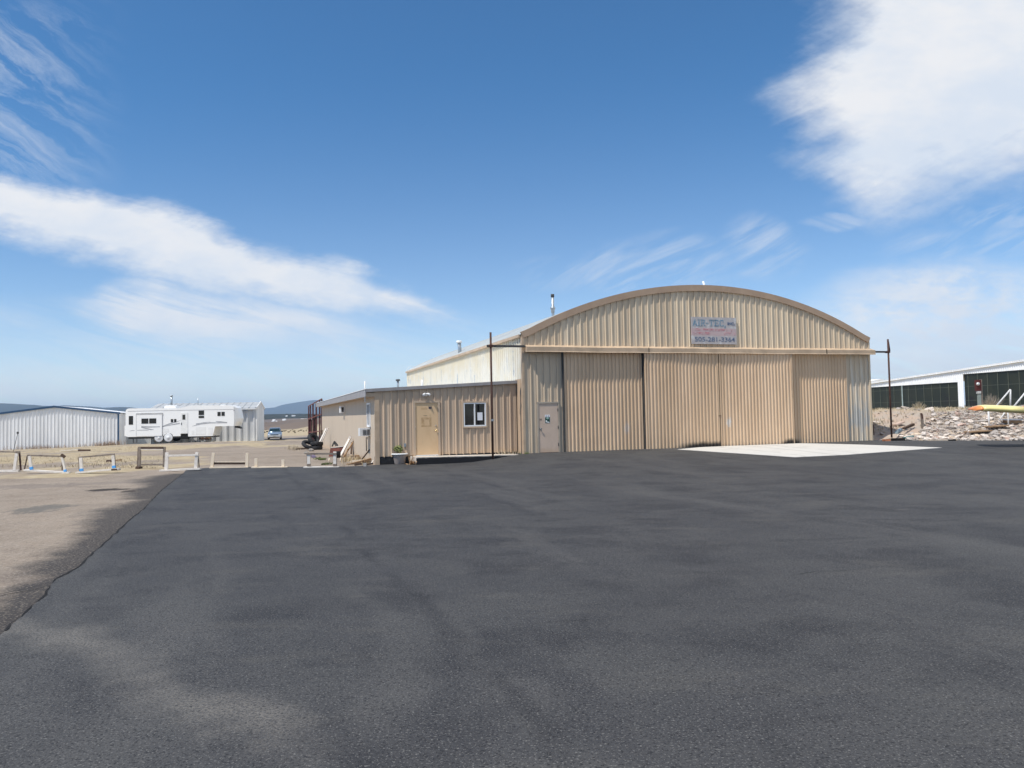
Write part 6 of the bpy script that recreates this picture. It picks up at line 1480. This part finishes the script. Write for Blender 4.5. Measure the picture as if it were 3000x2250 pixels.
# ------------------------------------------------------------------ the yellow wing reaching in from the right
YWG = 30.4
t0 = at_y(2857, 1199, YWG)
air = thing('light_aircraft', 'yellow aircraft wing with an orange tip reaching in at the right edge', 'aircraft', (t0.x, YWG, t0.z), 0)
yel = layered('yellow_dope', (0.84, 0.72, 0.30), [((0.80, 0.67, 0.27), vn(1, 1, 1, 1.5, 0.45, 0.7, 0.6))], 0.3, 0.5)
org = mat('orange_dope', (0.82, 0.30, 0.10), 0.3, 0.06, spec=0.5)
def wing_sec(x):
    """aerofoil ring at span x from the tip"""
    k = min(1.0, math.sqrt(max(0.0, 1 - (1 - min(1, x / 0.36)) ** 2)))
    ch = 1.5 * (0.15 + 0.85 * k); th = 0.27 * (0.28 + 0.72 * k) * (0.82 + 0.18 * min(1.0, x / 1.9)); z = -0.085 * x - 0.055 + 0.36 * th
    pts = []
    for c_, up_, dn in ((0.0, 0.0, 0.0), (0.03, 0.38, -0.2), (0.09, 0.6, -0.33), (0.22, 0.76, -0.36), (0.4, 0.74, -0.34), (0.7, 0.45, -0.2), (1.0, 0.02, -0.02)): pts.append((c_, up_, dn))
    top = [(x, (0.5 - 0.5 * 1) + (c_ - 0.3) * ch, z + up_ * th) for c_, up_, dn in pts]
    bot = [(x, (c_ - 0.3) * ch, z + dn * th) for c_, up_, dn in pts[::-1][1:-1]]
    return top + bot
def wing_piece(name, xs, m_):
    b = MB(); rows = [wing_sec(x) for x in xs]; b.grid(rows, True); b.quad(*rows[0]); b.quad(*rows[-1]); return b.build(name, m_, air)
wing_piece('wing_tip', [0.0, 0.01, 0.03, 0.06, 0.13], org)
wing_piece('wing', [0.13, 0.2, 0.28, 0.36, 0.55, 0.8, 1.2, 1.79], yel)
wing_piece('wing_stripe', [1.79, 1.9, 2.2, 2.35], org)
wing_piece('wing', [2.35, 3, 4, 5.2], yel)
b = MB()
rows = []
for y_, r_, zc in ((-2.4, 0.15, 0.25), (-2.2, 0.38, 0.25), (-1.0, 0.52, 0.3), (0.6, 0.55, 0.35), (2.5, 0.36, 0.32), (5.2, 0.10, 0.4)):
    rows.append([(5.7 + r_ * math.cos(a), y_, zc - 0.35 + r_ * math.sin(a) * 1.1) for a in np.linspace(0, 2 * math.pi, 20, endpoint=False)])
b.grid(rows, True); b.quad(*rows[0]); b.quad(*rows[-1]); b.build('fuselage', yel, air)
gz2 = G(t0.x + 5, YWG) + 0.014 - t0.z
for sx in (4.7, 6.7):
    b = MB(); b.lathe([(0.0, -0.09), (0.2, -0.09), (0.28, -0.05), (0.28, 0.05), (0.2, 0.09), (0, 0.09)], 20, (sx, -0.6, gz2 + 0.28), 'x'); b.build('wheel', tyr_m, air)
    b = MB(); b.bar((sx, -0.6, gz2 + 0.28), (5.7 + (sx - 5.7) * 0.3, -0.5, -0.2), 0.06); b.build('gear_leg', dkgrey, air)

# ------------------------------------------------------------------ air between here and the mountains
b = MB(); b.box(-11500, 11500, -2200, 13000, -70, 270)
hz = b.build('haze', None); hz['kind'] = 'stuff'
hm_ = bpy.data.materials.new('haze_air'); hm_.use_nodes = True
nt = hm_.node_tree; nt.nodes.clear()
out = nt.nodes.new('ShaderNodeOutputMaterial'); vol = nt.nodes.new('ShaderNodeVolumePrincipled')
vol.inputs['Color'].default_value = (0.55, 0.74, 1.0, 1); vol.inputs['Density'].default_value = 1.0e-4; vol.inputs['Anisotropy'].default_value = 0.0
nt.links.new(vol.outputs[0], out.inputs['Volume'])
hz.data.materials.append(hm_)
